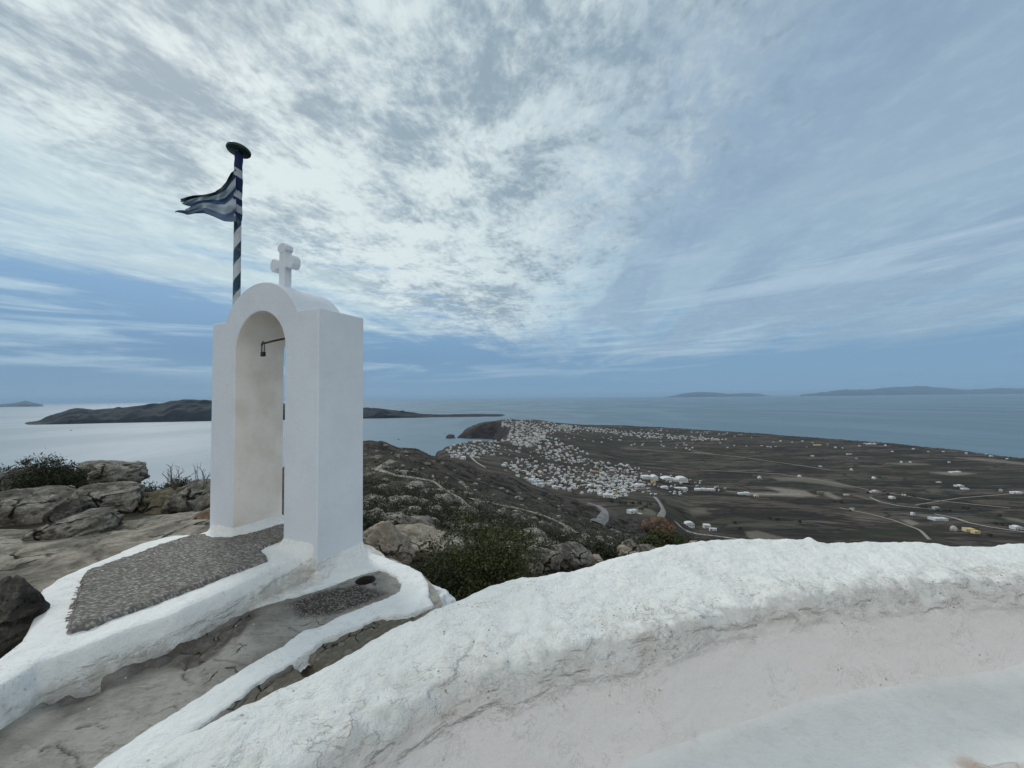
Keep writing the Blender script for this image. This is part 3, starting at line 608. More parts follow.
# ledge of bare rock left of the platform ------------------------
slab_poly = [onz(p, q, -1.6) for p, q in [(-260,590),(-60,585),(0,578),(34,592),(70,612),(120,590),(225,560),(232,512),(190,509),(150,514),(110,522),(60,530),(0,528),(-260,522)]]
def slab_fn(X, Y):
    s = sdpoly(X, Y, slab_poly)+fbm(X*2, Y*2, 0, 4)*.06
    st = fbm(X*1.2+Y*.8, Y*2.6-X*1.0, 2, 5)
    z = -1.60+st*.05-.10*sstep(.05-s, 0, .22)-.6*sstep(-s, .0, .25)
    cr = np.abs(fbm(X*1.1+3, Y*2.4, 7, 4)); z -= .035*sstep(.035-cr, 0, .035)
    z += .03*np.floor(st*5)/5
    return z, s > -.3, {}
tag(hfield('rock_ledge', -7.0, -2.6, 2.5, 7.0, .022, slab_fn, M_slab), kind='structure')
# ================================================================ bell arch footprint
A = np.array([-3.615, 4.63]); Bp = np.array([-1.94, 3.85])
ab = Bp-A; L = float(np.linalg.norm(ab)); e1 = ab/L; e2 = np.array([-e1[1], e1[0]]); TH = .59
PIERS = [[A, A+e1*.247*L, A+e1*.247*L+e2*TH, A+e2*TH], [A+e1*.7226*L, Bp, Bp+e2*TH, A+e1*.7226*L+e2*TH]]
def dpier(X, Y):
    return np.minimum(-sdpoly(X, Y, PIERS[0]), -sdpoly(X, Y, PIERS[1]))
# ---------------------------------------------------------------- platform
ZP = -1.5; ZC = -1.75
plat = empty('masonry_platform', (0, 0, 0)); tag(plat, 'whitewashed low masonry platform with grey pebble paving under the bell arch', 'platform')
pp = [onz(p, q, ZP) for p, q in [(-90,760),(0,676),(35,655),(105,631),(174.5,608),(227,585.5),(279,561),(300,553)]]+[tuple(Bp+e2*.04-e1*.02), tuple(Bp+e2*(TH-.06)-e1*.03), tuple(Bp+e2*(TH+.1)-e1*.4), tuple(A+e2*(TH+.25)+e1*.6), tuple(A+e2*(TH+.2)+e1*.1)]+\
     [onz(p, q, ZP) for p, q in [(208,528.5),(174.5,530),(140,539),(105,553),(63,570),(42,583),(36.6,600),(22,632),(0,650),(-100,700)]]
peb = [onz(p, q, ZP) for p, q in [(200.7,532),(164,542),(122,557.6),(87,570),(77,594),(70,627.4),(122,611.7),(174.5,592.5),(227,573),(268.8,558.6),(266,553),(257,549),(268,543),(283.4,536.6),(300,530),(283.4,522.7),(244,534.5),(228,537),(212,536.5)]]
def plat_fn(X, Y):
    s = sdpoly(X, Y, pp)+fbm(X*4, Y*4, 0, 3)*.025
    w = np.interp(X, [-3.2, -2.4, -1.9], [.10, .13, .22])
    side = sstep(X*e1[0]+Y*e1[1], float(Bp@e1)-.05, float(Bp@e1)+.0)
    w = w*(1-side)+.04*side
    d = np.maximum(-s, 0)
    z = ZP-.34*sstep(d, -.03, w)+(-.02*sstep(.06-s, 0, .09))
    dp = dpier(X, Y)
    z = z+np.where(z > ZP-.2, .10*np.exp(-np.maximum(dp, 0)/.032), 0)
    z = z+fbm(X*5, Y*5, 1, 3)*.012+fbm(X*22, Y*22, 2, 2)*.004
    sp = sdpoly(X, Y, peb)
    z = z-.02*sstep(sp, .0, .03)
    dirt = sstep(d, .015, .07)*np.interp(X, [-3.0, -2.4, -2.0], [1.5, 1.5, 1.6])*(.8+.5*fbm(X*5, Y*5, 9, 3))+.25*sstep(.05-np.abs(sp), 0, .05)
    return z, s > -.34, {'dirt': np.clip(dirt, 0, 1)}
hfield('plaster_rim', -4.6, -1.2, 1.2, 5.6, .0135, plat_fn, M_rim, plat)
def peb_fn(X, Y):
    s = sdpoly(X, Y, peb)+fbm(X*14, Y*14, 3, 4)*.028
    pn = fbm(X*11, Y*22, 1, 4, .65)
    z = ZP-.006+np.abs(pn)*.022+fbm(X*3, Y*3, 2, 2)*.008-.05*sstep(.012-s, 0, .03)
    return z, s > -.03, {}
hfield('pebble_paving', -4.3, -2.2, 2.4, 5.3, .011, peb_fn, M_peb, plat)
# ---------------------------------------------------------------- path + kerb
kerb = [onz(p, q, ZC) for p, q in [(60,790),(91,768),(104.7,758),(174.5,713),(255,660.6),(282,646.6),(307,629),(317,626.7),(343,613.8),(380.7,599.7),(399,590),(401,584),(396,577),(386,572.5),(378,570.4),(357,576),(322,588),(287,600),(244,611),(255,600),(279,585),(318,566),(340,555),(369,552),(385,557),(404,564.5),(420.5,571.6),(428,583),(428.6,597),(434.6,606),(408.8,615),(378,616),(357,626.7),(322,639.6),(301,657),(280,669),(251,688.5),(209,720),(185,735.6),(136,768),(100,800)]]
cracks = [[(105,670),(80,685),(60,697),(52,692)], [(185,665),(200,655),(228,638),(238,628)], [(185,665),(183,676),(192,686)], [(212,658),(235,660),(255,666)],
          [(35,757),(45,748),(65,745),(72,752),(85,766)], [(75,730),(95,722),(108,727)], [(290,625),(300,630),(312,629)], [(255,688),(240,700),(215,722),(190,738),(160,757),(140,768)], [(300,658),(290,668),(262,684)]]
hx, hy = onz(365.4, 580.5, ZC)
rough_poly = [onz(p, q, ZC) for p, q in [(209,620),(244,611),(262,613),(235,640),(200,664),(150,676),(108,690),(96,705),(60,720),(45,700),(52,690),(105,667.5),(140,659),(174.5,643)]]
lich_poly = [onz(p, q, ZC) for p, q in [(440,600),(378,614),(322,637),(301,657),(270,676),(240,700),(200,735),(240,720),(310,690),(380,650)]]
peb_poly = [onz(p, q, ZC) for p, q in [(290,603),(322,590),(357,584),(385,592),(360,604),(330,614),(300,616)]]
PATHP = [(-3.9,1.0),(-3.9,3.2),(-2.5,4.0),(-1.9,4.4),(-1.35,4.3),(-.95,3.95),(-.72,3.6),(-.60,3.3),(-.3,3.0),(-.3,1.0)]
def path_fn(X, Y):
    z = ZC-.005+fbm(X*1.5, Y*1.5, 0, 4)*.022+fbm(X*9+Y*4, Y*9, 3, 4)*.007+fbm(X*4+Y*5, (Y*5-X*4)*3, 9, 4)*.006
    rm = sstep(sdpoly(X, Y, rough_poly), -.05, .06)*(.5+.5*fbm(X*6, Y*6, 8, 3)); rm = np.clip(rm*2.0, 0, 1)
    z += rm*(-.02+np.abs(fbm(X*7, Y*7, 5, 4))*.07)
    ck = np.zeros_like(z)
    wob = lambda s: fbm(X*11+s, Y*11, s, 4)*.03
    for i, c in enumerate(cracks):
        P = [onz(p, q, ZC) for p, q in c]
        dd = dline(X+wob(i), Y+wob(i+20), P); ck = np.maximum(ck, sstep(.008-dd, 0, .006)*(.6+.4*fbm(X*8, Y*8, i, 2)))
    z -= ck*.02
    lm = sstep(sdpoly(X, Y, lich_poly), -.04, .04)
    z += lm*(np.abs(fbm(X*9, Y*9, 6, 3))*.03-.02)
    void = sstep(.08-dline(X+wob(40), Y+wob(60), [onz(62, 692, ZC), onz(80, 684, ZC), onz(95, 684, ZC)]), 0, .05); z -= void*.10
    v2 = sstep(.07-dline(X+wob(50), Y+wob(70), [onz(303, 655, ZC), onz(312, 668, ZC)]), 0, .05); z -= v2*.09
    hd = np.hypot(X-hx, Y-hy); z = z+.008*sstep(.13-hd, 0, .04)-.42*sstep(.080-hd, 0, .010)
    pm = sstep(sdpoly(X, Y, peb_poly), -.06, .05)
    return z, sdpoly(X, Y, PATHP) > 0, {'rough': rm, 'crack_hole_shade': np.clip(ck*.9+1.0*sstep(.096-hd, 0, .006), 0, 1), 'lichen': lm, 'pebble': pm}  # shade inside the drain hole is painted near-black, stored with the cracks
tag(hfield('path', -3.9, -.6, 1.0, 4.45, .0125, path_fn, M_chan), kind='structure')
def kerb_fn(X, Y):
    s = sdpoly(X+fbm(X*9, Y*9, 4, 3)*.012, Y, kerb)+fbm(X*26, Y*26, 0, 3)*.009
    z = ZC+.009*sstep(s, -.01, .03)-.06*sstep(.004-s, 0, .03)+fbm(X*5, Y*5, 1, 4)*.016+fbm(X*20, Y*20, 6, 3)*.006+fbm(X*1.5, Y*1.5, 0, 4)*.022
    end = sstep(np.hypot(X-hx, Y-hy), .35, .2)
    out = sstep(-s, 0.0, .10)*sstep(X+Y*.15, -.62, -.5)
    z -= .3*out
    z += .16*np.exp(-np.maximum(dpier(X, Y), 0)/.03)
    dirt = .55*sstep(.03-s, 0, .04)+.8*sstep(X*1.0-Y*.0, -2.7, -2.3)*sstep(-X, 1.75, 1.95)*sstep(Y-3.0-(X+2.4)*.9, .0, .2)
    return z, s > -.035, {'dirt': np.clip(dirt, 0, 1)}
tag(hfield('white_kerb', -3.1, -.55, 1.2, 4.7, .012, kerb_fn, M_rim), 'flush whitewashed kerb strip curling round the drain hole beside the parapet', 'kerb')
# apron under the outer end of the kerb
cosd, fsd = rock_mesh(61, .42, .50, .30, 5, .10); co_ = mesh_np('kerb_footing', cosd, fsd, M_rim, attrs={'dirt': np.full(len(cosd), .3)})
co_.parent = bpy.data.objects['white_kerb']; co_.location = (-1.02, 3.88, -2.16)
# ---------------------------------------------------------------- parapet wall
ST = [  # inner crest x,y ; foot x,y,z ; flat width
 (-1.15,.30, -2.6,1.15,-1.82,.25), (-.80,.83, -1.80,1.83,-1.80,.30), (-.58,1.05, -1.30,2.23,-1.80,.33), (-.43,1.18, -1.16,2.58,-1.80,.36), (-.25,1.35, -1.0,2.72,-1.80,.42), (0,1.44, -.84,3.10,-1.80,.50),
 (.195,1.52, -.66,3.34,-1.90,.60), (.58,1.62, -.10,3.50,-2.1,.66), (.99,1.78, .55,3.65,-2.3,.74), (1.40,1.90, 1.3,3.75,-2.4,.80), (2.01,1.99, 2.2,3.75,-2.4,.64), (2.74,2.06, 3.1,3.7,-2.4,.47), (4.2,2.1, 4.5,3.7,-2.4,.45), (7.5,2.0, 7.7,3.6,-2.4,.45)]
def sweep():
    st = np.array(ST); n = len(st)
    seg = np.r_[0, np.cumsum(np.hypot(*np.diff(st[:, :2], axis=0).T))]
    s = np.concatenate([np.arange(0, 4.9, .011), np.arange(4.9, seg[-1], .05)])
    def cr(col):
        v = st[:, col]; tg = np.gradient(v, seg); i = np.clip(np.searchsorted(seg, s)-1, 0, n-2)
        h = seg[i+1]-seg[i]; t = (s-seg[i])/h
        return (2*t**3-3*t**2+1)*v[i]+(t**3-2*t**2+t)*h*tg[i]+(-2*t**3+3*t**2)*v[i+1]+(t**3-t**2)*h*tg[i+1]
    ix, iy, fx, fy, fz, fl = [cr(c) for c in range(6)]
    Lw = np.hypot(fx-ix, fy-iy); ox, oy = (fx-ix)/Lw, (fy-iy)/Lw
    tx, ty = np.gradient(ix, s), np.gradient(iy, s); tl = np.hypot(tx, ty); nx, ny = -ty/tl, tx/tl   # normal of inner face
    sgn = np.sign(nx*ox+ny*oy); nx, ny = nx*sgn, ny*sgn
    # wall profile: q>0 outward over top ; q<0 down inner face
    qs_top = np.linspace(0, 1, 120)[1:]; rows = []; dirts = []
    zi = -1.02
    cap = np.linspace(0, pi/2, 9)
    face = np.linspace(0, 1, 46)
    ftop, fbot = -1.10, -1.56
    for t in face[::-1]:        # inner face bottom to top
        z = ftop+(fbot-ftop)*t; off = .050-.085*t-.01*np.sin(t*pi)
        rows.append((ix+nx*off, iy+ny*off, np.full_like(ix, z))); d = .06+.85*np.clip(1-t/.22, 0, 1)
        dirts.append(np.full_like(ix, d))
    for a in cap[1:]:
        off = .05+.08*(1-cos(a))
        z = ftop+.085*sin(a); rows.append((ix+nx*(off), iy+ny*(off), np.full_like(ix, z))); dirts.append(np.full_like(ix, .95))
    for q in qs_top:
        qq = q*Lw; x = ix+nx*.13*(1-q)+ox*qq*(1-.13*(1-q)/Lw); y = iy+ny*.13*(1-q)+oy*qq*(1-.13*(1-q)/Lw)
        slope = (fz+.99)/(Lw-fl)   # negative
        up = -1.015+.03*np.clip(qq/fl, 0, 1)
        dn = -.985+slope*(qq-fl)
        kk = .05; hmin = np.clip(.5+.5*(dn-up)/.12, 0, 1); z = dn*(1-hmin)+up*hmin-.12*hmin*(1-hmin)
        z = np.where(qq < fl-.12, up, z)
        rows.append((x, y, z)); dirts.append(np.clip(1-qq/.26, 0, 1)*.9)
    Xr = np.array([r[0] for r in rows]); Yr = np.array([r[1] for r in rows]); Zr = np.array([r[2] for r in rows]); D = np.array(dirts)
    S = np.broadcast_to(s, Xr.shape)
    top = sstep(Zr, -1.2, -1.06)
    lump = fbm(Xr*2.0, Yr*2.0, Zr*2.0, 3)*.022+fbm(Xr*8, Yr*8, Zr*8, 5, .6)*.022*(.25+.75*top)+fbm(Xr*28, Yr*28, Zr*28, 3, .6)*.006*(.1+.9*top)
    ridg = (1-np.abs(fbm(Xr*5+S*2, Yr*5, Zr*14, 5, .6))*2)*.024*np.clip(D, 0, 1)+np.floor(fbm(Xr*4, Yr*4, Zr*9, 4, .6)*5)/5*.022*np.clip(D*1.2, 0, 1)
    Zr = Zr+(lump*(.35+.65*top)+ridg*.6)*np.where(Zr > -1.5, 1, .4)
    # bumps on the silhouette
    for bx, by, r_, hh in ((2.02, 2.68, .035, .028), (1.25, 2.52, .05, .02), (.25, 2.2, .05, .02)):
        Zr += hh*np.exp(-((Xr-bx)**2+(Yr-by)**2)/r_**2)
    inn = sstep(-Zr, 1.0, 1.1)*(Zr > -1.6)
    push = fbm(S*1.3, Zr*3, 2, 4)*.03+ridg*np.where(D > .5, 1.0, .2)*.9
    fade = (1-sstep(np.arange(len(rows)), 44., 66.))[:, None]; Xr = Xr-nx*push*fade; Yr = Yr-ny*push*fade
    dirt = D*(.62+.6*fbm(S*3, Zr*6, 1, 4))+.12*np.maximum(0, fbm(Xr*3, Yr*3, Zr*3, 3))
    par = empty('parapet_wall', (0, 0, 0)); tag(par, 'thick whitewashed parapet wall with rough rounded top and a built in bench', 'wall')
    co = np.stack([Xr.ravel(), Yr.ravel(), Zr.ravel()], 1)
    warm = sstep(-Zr+fbm(S*2, Zr*4, 3, 4)*.05, 1.03, 1.17)*(np.arange(len(rows)) < 50)[:, None]+np.zeros_like(Zr)
    mesh_np('wall_body', co, grid_faces(len(rows), len(s)), M_wall, par, attrs={'warm': warm.ravel(), 'dirt': np.clip(dirt, 0, 1).ravel()})
    # bench
    rows = []; D = []
    zb = -1.45; W = .455
    for t in np.linspace(0, 1, 24):   # fillet up the face then flat
        if t < .3:
            a = t/.3*pi/2; off = .005-.085*(1-cos(a)); z = zb+.07*(1-sin(a))
            rows.append((ix+nx*off, iy+ny*off, np.full_like(ix, z)))
        else:
            k = (t-.3)/.7; off = -.08-(W-.13)*k; rows.append((ix+nx*off, iy+ny*off, np.full_like(ix, zb-.008*k)))
        D.append(.1)
    for a in np.linspace(0, pi/2, 7)[1:]:
        off = -(W-.05)-.05*sin(a); rows.append((ix+nx*off, iy+ny*off, np.full_like(ix, zb-.008-.05*(1-cos(a))))); D.append(.6)
    for z in np.linspace(zb-.09, -1.95, 18):
        off = -W-.01; rows.append((ix+nx*off, iy+ny*off, np.full_like(ix, z))); D.append(.8)
    Xr = np.array([r[0] for r in rows]); Yr = np.array([r[1] for r in rows]); Zr = np.array([r[2] for r in rows])
    Zr = Zr+fbm(Xr*2, Yr*2, 3, 4)*.018+fbm(Xr*10, Yr*10, 4, 2)*.003
    push = fbm(S[:len(rows)]*1.7, Zr*3, 6, 3)*.02; Xr = Xr-nx*push; Yr = Yr-ny*push
    dd = np.array(D)[:, None]*np.ones_like(Xr)+1.1*np.exp(-((Xr-1.80)/.10)**2-((Yr-1.56)/.04)**2)*(.5+fbm(Xr*9, Yr*9, 2, 4))
    mesh_np('bench', np.stack([Xr.ravel(), Yr.ravel(), Zr.ravel()], 1), grid_faces(len(rows), len(s)), M_bench, par, attrs={'dirt': dd.ravel()})
sweep()
def floor_fn(X, Y): return -1.86+fbm(X*1.3, Y*1.3, 0, 4)*.02, np.ones_like(X, bool), {'rough': np.zeros_like(X), 'crack_hole_shade': np.zeros_like(X), 'lichen': np.zeros_like(X), 'pebble': np.zeros_like(X)}
tag(hfield('terrace_floor', -1.0, 7.4, -3.0, 1.9, .06, floor_fn, M_chan), kind='structure')
# ---------------------------------------------------------------- bell arch
def bell_arch():
    root = empty('bell_arch', (A[0]+e1[0]*L/2, A[1]+e1[1]*L/2, ZP)); tag(root, 'whitewashed bell arch with round opening standing on the pebbled platform', 'bell arch')
    inv = Vector(root.location)
    zb, zt, zs = -1.95, .93, .55; zo = .585; uc = L*.487; ri = (.7226-.247)*L/2; ro = .728
    a0 = math.asin((zt-zo)/ro)
    out = [(0, zb), (0, zt)]
    out += [(uc-ro*cos(a0+(pi-2*a0)*k/40), zo+ro*sin(a0+(pi-2*a0)*k/40)) for k in range(41)]
    out += [(L, zt), (L, zb), (.7226*L, zb)]
    no = len(out)
    out += [(uc+ri*cos(pi*k/40), zs+ri*sin(pi*k/40)*1.0) for k in range(41)]
    out += [(.247*L, zb)]
    P = lambda u, z, d: Vector((A[0]+e1[0]*u+e2[0]*d, A[1]+e1[1]*u+e2[1]*d, z))-inv
    n = len(out); v = [P(u, z, 0) for u, z in out]+[P(u, z, TH) for u, z in out]
    bm = bmesh.new(); bv = [bm.verts.new(p) for p in v]
    bm.faces.new([bv[i] for i in range(n)]); bm.faces.new([bv[n+i] for i in range(n)][::-1])
    for i in range(n):
        f = bm.faces.new([bv[i], bv[n+i], bv[n+(i+1) % n], bv[(i+1) % n]])
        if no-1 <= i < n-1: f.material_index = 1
    bmesh.ops.recalc_face_normals(bm, faces=bm.faces)
    me = bpy.data.meshes.new('masonry'); bm.to_mesh(me); bm.free(); me.materials.append(M_arch); me.materials.append(M_reveal)
    for p in me.polygons: p.use_smooth = True
    o = bpy.data.objects.new('masonry', me); COL.objects.link(o); o.parent = root
    bv_ = o.modifiers.new('bevel', 'BEVEL'); bv_.width = .013; bv_.segments = 3; bv_.limit_method = 'ANGLE'; bv_.angle_limit = R(35); bv_.harden_normals = True
    # cross
    cu, cdp = uc, TH/2; b = MB()
    def cpoly(pts, d0, d1):
        q = [P(cu+x, z, d0) for x, z in pts]; b.prism(q, (0, 0, 0), (e2[0]*(d1-d0), e2[1]*(d1-d0), 0))
    zc = 1.282; za = zc+.325; ztp = zc+.565; w = .052
    def bud(cx, cz, rx, rz, r=1.0): return [(cx+rx*cos(pi/8+k*pi/4), cz+rz*sin(pi/8+k*pi/4)) for k in range(8)]
    cpoly([(-w, zc-.04), (w, zc-.04), (w*.95, ztp-.06), (-w*.95, ztp-.06)], cdp-.045, cdp+.045)
    cpoly(bud(0, ztp-.055, .080, .062), cdp-.05, cdp+.05)
    for s in (-1, 1):
        cpoly([(s*w*.8, za-.05), (s*.13, za-.05), (s*.13, za+.05), (s*w*.8, za+.05)], cdp-.042, cdp+.042)
        cpoly(bud(s*.152, za, .058, .082), cdp-.05, cdp+.05)
    c = b.build('cross', M_arch, root); bb = c.modifiers.new('bevel', 'BEVEL'); bb.width = .007; bb.segments = 2; bb.limit_method = 'ANGLE'
    # iron rod
    zr = .655; dr = .06; uq = uc+.035; r = MB(); r.tube([P(.7226*L+.03, zr+.02, dr), P(uq+.10, zr, dr), P(uq-.045, zr-.015, dr)], .011, 8)
    r.tube([P(uq-.045, zr-.015, dr), P(uq-.07, zr-.01, dr), P(uq-.085, zr-.035, dr)], .010, 8)
    r.build('iron_rod', simple('rusty_iron', (.045, .028, .025), .6), root, True)
    # small hanging padlock
    pl = empty('padlock', P(uq-.06, zr-.135, dr)+inv); tag(pl, 'small dark padlock hanging from the iron rod inside the bell arch', 'padlock')
    q = MB(); q.box((0, 0, 0), (.06, .03, .055), rz=math.atan2(e1[1], e1[0])); o = q.build('lock_body', simple('black_metal', (.012, .012, .013), .4), pl); bb = o.modifiers.new('bevel', 'BEVEL'); bb.width = .008; bb.segments = 2
    q = MB(); ex = Vector((e1[0], e1[1], 0)); q.tube([ex*-.024+Vector((0, 0, .03)), ex*-.024+Vector((0, 0, .11)), ex*-.016+Vector((0, 0, .135)), Vector((0, 0, .145)), ex*.016+Vector((0, 0, .135)), ex*.024+Vector((0, 0, .11)), ex*.024+Vector((0, 0, .03))], .0075, 8)
    q.build('shackle', simple('steel_shackle', (.16, .13, .13), .4), pl, True)
bell_arch()
# ---------------------------------------------------------------- flagpole + flag
def flagpole():
    Yp = 5.45; x0 = pt(238, 200, Yp)[0]; top = pt(238.5, 151, Yp)[2]
    root = empty('flagpole', (x0, Yp, -1.8)); tag(root, 'spiral striped blue and white flagpole with a dark disc on top, behind the bell arch', 'flagpole')
    m, T, b = newmat('striped_paint'); b.inputs['Roughness'].default_value = .5
    o = T.new('ShaderNodeTexCoord').outputs['Object']; s = T.new('ShaderNodeSeparateXYZ', {0: o})
    an = T.m('DIVIDE', T.m('ARCTAN2', s.outputs[1], s.outputs[0]), 2*pi)
    k = T.m('FRACT', T.m('ADD', T.m('MULTIPLY', s.outputs[2], 2.2), T.m('MULTIPLY', an, -1.0)))
    c = T.mix(T.ss(k, .49, .51), (.42, .46, .48), (.010, .04, .065)); n = T.noise(o, 12, 4)
    T.l.new(T.mix(T.ss(n, .5, .7, 0, .4), c, (.2, .2, .2)), b.inputs['Base Color'])
    q = MB(); H = top+1.8; q.tube([(0, 0, -.4), (0, 0, H*.5), (0, 0, H)], [.049, .047, .045], 24); q.build('pole', m, root, True)
    q = MB(); r = .152; pr = [(0, -.028), (r*.93, -.028), (r, -.012), (r, .012), (r*.90, .030), (0, .036)]
    v = []; f = []; ns = 40
    for a, z in pr:
        for kk in range(ns): v.append((a*cos(2*pi*kk/ns), a*sin(2*pi*kk/ns), z))
    for i in range(len(pr)-1):
        for kk in range(ns): f.append((i*ns+kk, i*ns+(kk+1) % ns, (i+1)*ns+(kk+1) % ns, (i+1)*ns+kk))
    q.add(v, f); d = q.build('top_disc', simple('dark_green_paint', (.015, .035, .032), .45), root, True); d.location = (0, 0, H+.01); d.rotation_euler = (R(-5), R(5), 0)
    q = MB(); q.tube([(0, 0, H-.02), (0, 0, H+.02)], .03, 12); q.build('disc_bracket', simple('dull_metal', (.2, .2, .2), .5), root)
    # flag
    fm, T, b = newmat('flag_cloth'); b.inputs['Roughness'].default_value = .85
    st = attr(T, 'stripe'); c = T.ramp(st, [(0, (.02, .06, .07)), (.19, (.018, .05, .08)), (.235, (.55, .62, .66)), (.42, (.55, .62, .66)), (.45, (.09, .17, .30)), (.58, (.10, .18, .30)), (.61, (.60, .66, .70)), (.80, (.60, .66, .70)), (.83, (.22, .31, .44)), (1, (.20, .28, .40))])
    T.l.new(c, b.inputs['Base Color'])
    tr = T.new('ShaderNodeBsdfTranslucent', {'Color': c}); mx = T.new('ShaderNodeMixShader', {0: .55}); T.l.new(b.outputs[0], mx.inputs[1]); T.l.new(tr.outputs[0], mx.inputs[2]); T.l.new(mx.outputs[0], T.n['Material Output'].inputs[0])
    fl = empty('flag', (x0, Yp, pt(236, 195, Yp)[2])); tag(fl, 'tattered blue and white striped flag wrapped round and blowing left from the pole', 'flag')
    org = Vector(fl.location)
    topc = [(235.5,169),(231,173),(226,182),(221,188),(215,191.5),(205,194),(195,196),(187,197),(180.5,198)]
    botc = [(236,221.5),(231,221.6),(224,221),(214,217),(204,213.5),(195,213),(187,214.5),(180,213.5),(174.5,212)]
    nu, nv = 90, 46; uu = np.linspace(0, 1, 9)
    frm = [1.0, .99, .97, .99, .95, .90, .93, .86, .80, .74, .78, .83, .80, .86, .93, .99, 1.0]
    co = []; stp = []; ins = []
    for j in range(nv):
        v_ = j/(nv-1); um = np.interp(v_, np.linspace(0, 1, len(frm)), frm)
        for i in range(nu):
            u_ = i/(nu-1)*um
            a = (np.interp(u_, uu, [p[0] for p in topc]), np.interp(u_, uu, [p[1] for p in topc])); c_ = (np.interp(u_, uu, [p[0] for p in botc]), np.interp(u_, uu, [p[1] for p in botc]))
            X = a[0]*(1-v_)+c_[0]*v_; Yy = a[1]*(1-v_)+c_[1]*v_
            dep = Yp-.075*(1-u_)+.10*math.sin(u_*9+v_*3)*u_+.05*math.sin(u_*21-v_*9)*(.25+u_)+.05*math.sin(v_*16+u_*5)*(1-u_*.5)
            p = pt(X, Yy+.8*math.sin(u_*14+v_*5)*u_, dep); co.append((p[0]-org.x, p[1]-org.y, p[2]-org.z))
            stp.append(min(1, max(0, v_+.10*(1-u_)*math.sin(v_*pi)-.05*math.sin(u_*7))))
    cl = mesh_np('cloth', co, grid_faces(nv, nu), fm, fl, attrs={'stripe': stp}); so_ = cl.modifiers.new('thickness', 'SOLIDIFY'); so_.thickness = .003
    # wrapped part
    wm, T, b = newmat('wrapped_cloth'); b.inputs['Roughness'].default_value = .85
    bands = [(153,'d'),(169.5,'w'),(177.5,'d'),(191,'w'),(198.5,'d'),(205,'w'),(212.5,'d'),(224,'d')]
    zt = pt(238, 153, Yp)[2]; zb = pt(238, 225, Yp)[2]; ns = 28; rr = []; s2 = []
    nz = 90
    for i in range(nz):
        z = zt+(zb-zt)*i/(nz-1); yy = 153+72*i/(nz-1)
        for kk in range(ns):
            an = 2*pi*kk/ns; slant = 2.0*cos(an)
            low = 1.0 if yy < 216+5*cos(an) else 0.0
            r = (.051+.003*math.sin(an*3+z*14)+.002*math.sin(z*40+an)+.003*fbm(np.array([z*8]), np.array([an*2.]))[0]) if low else .043
            rr.append((r*cos(an), r*sin(an), z-org.z)); ym = yy-slant
            lab = 'd'
            for y0, t in bands:
                if ym >= y0: lab = t
            s2.append(1.0 if lab == 'w' else 0.0)
    f = [(i*ns+kk, i*ns+(kk+1) % ns, (i+1)*ns+(kk+1) % ns, (i+1)*ns+kk) for i in range(nz-1) for kk in range(ns)]
    T.l.new(T.mix(T.ss(attr(T, 'band'), .4, .6), (.010, .020, .075), (.33, .37, .41)), b.inputs['Base Color'])
    mesh_np('wrapped_band', rr, f, wm, fl, attrs={'band': s2})
flagpole()
# ---------------------------------------------------------------- shrubs
def leafquads(C, size, r, flat=0.0):
    n = len(C); a = r.normal(size=(n, 3)); a[:, 2] = a[:, 2]*.7+.45; a /= np.linalg.norm(a, axis=1)[:, None]
    b = np.cross(a, r.normal(size=(n, 3))); b /= np.linalg.norm(b, axis=1)[:, None]+1e-9
    s = size*r.uniform(.6, 1.4, size=(n, 1)); p0 = C-a*s; p1 = C+b*s*.42; p2 = C+a*s; p3 = C-b*s*.42
    co = np.stack([p0, p1, p2, p3], 1).reshape(-1, 3); f = np.arange(4*n).reshape(n, 4); return co, f
def shrub(name, cx, cbase, ctop, wpx, Y, mat, label, seed, leaves=9000, lsize=.022, cat='shrub', gap=.38):
    r = np.random.default_rng(seed); x, y, zb = pt(cx, cbase, Y); zt = pt(cx, ctop, Y)[2]; H = zt-zb; W = wpx/F*Y/2
    root = empty(name, (x, y, zb)); tag(root, label, cat)
    mb = MB(); tips = []
    for i in range(26):
        an = r.uniform(0, 2*pi); t = r.uniform(.15, 1)**.6; hx_, hy_ = cos(an)*W*t, sin(an)*W*.8*t; hz = H*(1-.55*t**2)*r.uniform(.75, 1.02)
        p = [(cos(an)*.03, sin(an)*.03, 0), (hx_*.35, hy_*.35, hz*.4), (hx_*.75+r.normal()*.03, hy_*.75, hz*.75), (hx_, hy_, hz)]
        mb.tube(p, [.014, .010, .006, .003], 5); tips.append(p)
    mb.build('stems', M_twig, root, True)
    C = []
    ncl = max(30, leaves//90)
    for i in range(ncl):
        p = tips[r.integers(len(tips))]; k = r.uniform(.35, 1.0); i0 = min(2, int(k*3)); fr = k*3-i0
        c = np.array(p[i0])*(1-fr)+np.array(p[i0+1])*fr+r.normal(size=3)*np.array([W, W, H])*.10
        s = r.uniform(.05, .12)*max(W, H)
        C.append(c+r.normal(size=(leaves//ncl, 3))*s*np.array([1, 1, .75]))
    C = np.concatenate(C); C = C[C[:, 2] > 0]
    co, f = leafquads(C, lsize, r); mesh_np('foliage', co, f, mat, root, smooth=False)
    return root
shrub('green_shrub', 478, 606, 519, 146, 5.3, M_leaf, 'leafy olive green shrub growing just beyond the end of the parapet', 31, 15000, .022)
shrub('shrub', 437, 598, 552, 60, 4.9, M_leafd, 'low dark shrub between the kerb end and the leafy green shrub', 32, 9000, .015)
shrub('shrub', 49, 502, 461, 58, 7.0, M_leafd, 'dense rounded dark green bush on the left skyline beside the large boulder', 33, 30000, .018)
shrub('shrub', 160, 514, 480, 84, 7.4, M_leafd, 'low spreading dark bush between the skyline boulder and the bell arch', 34, 24000, .018)
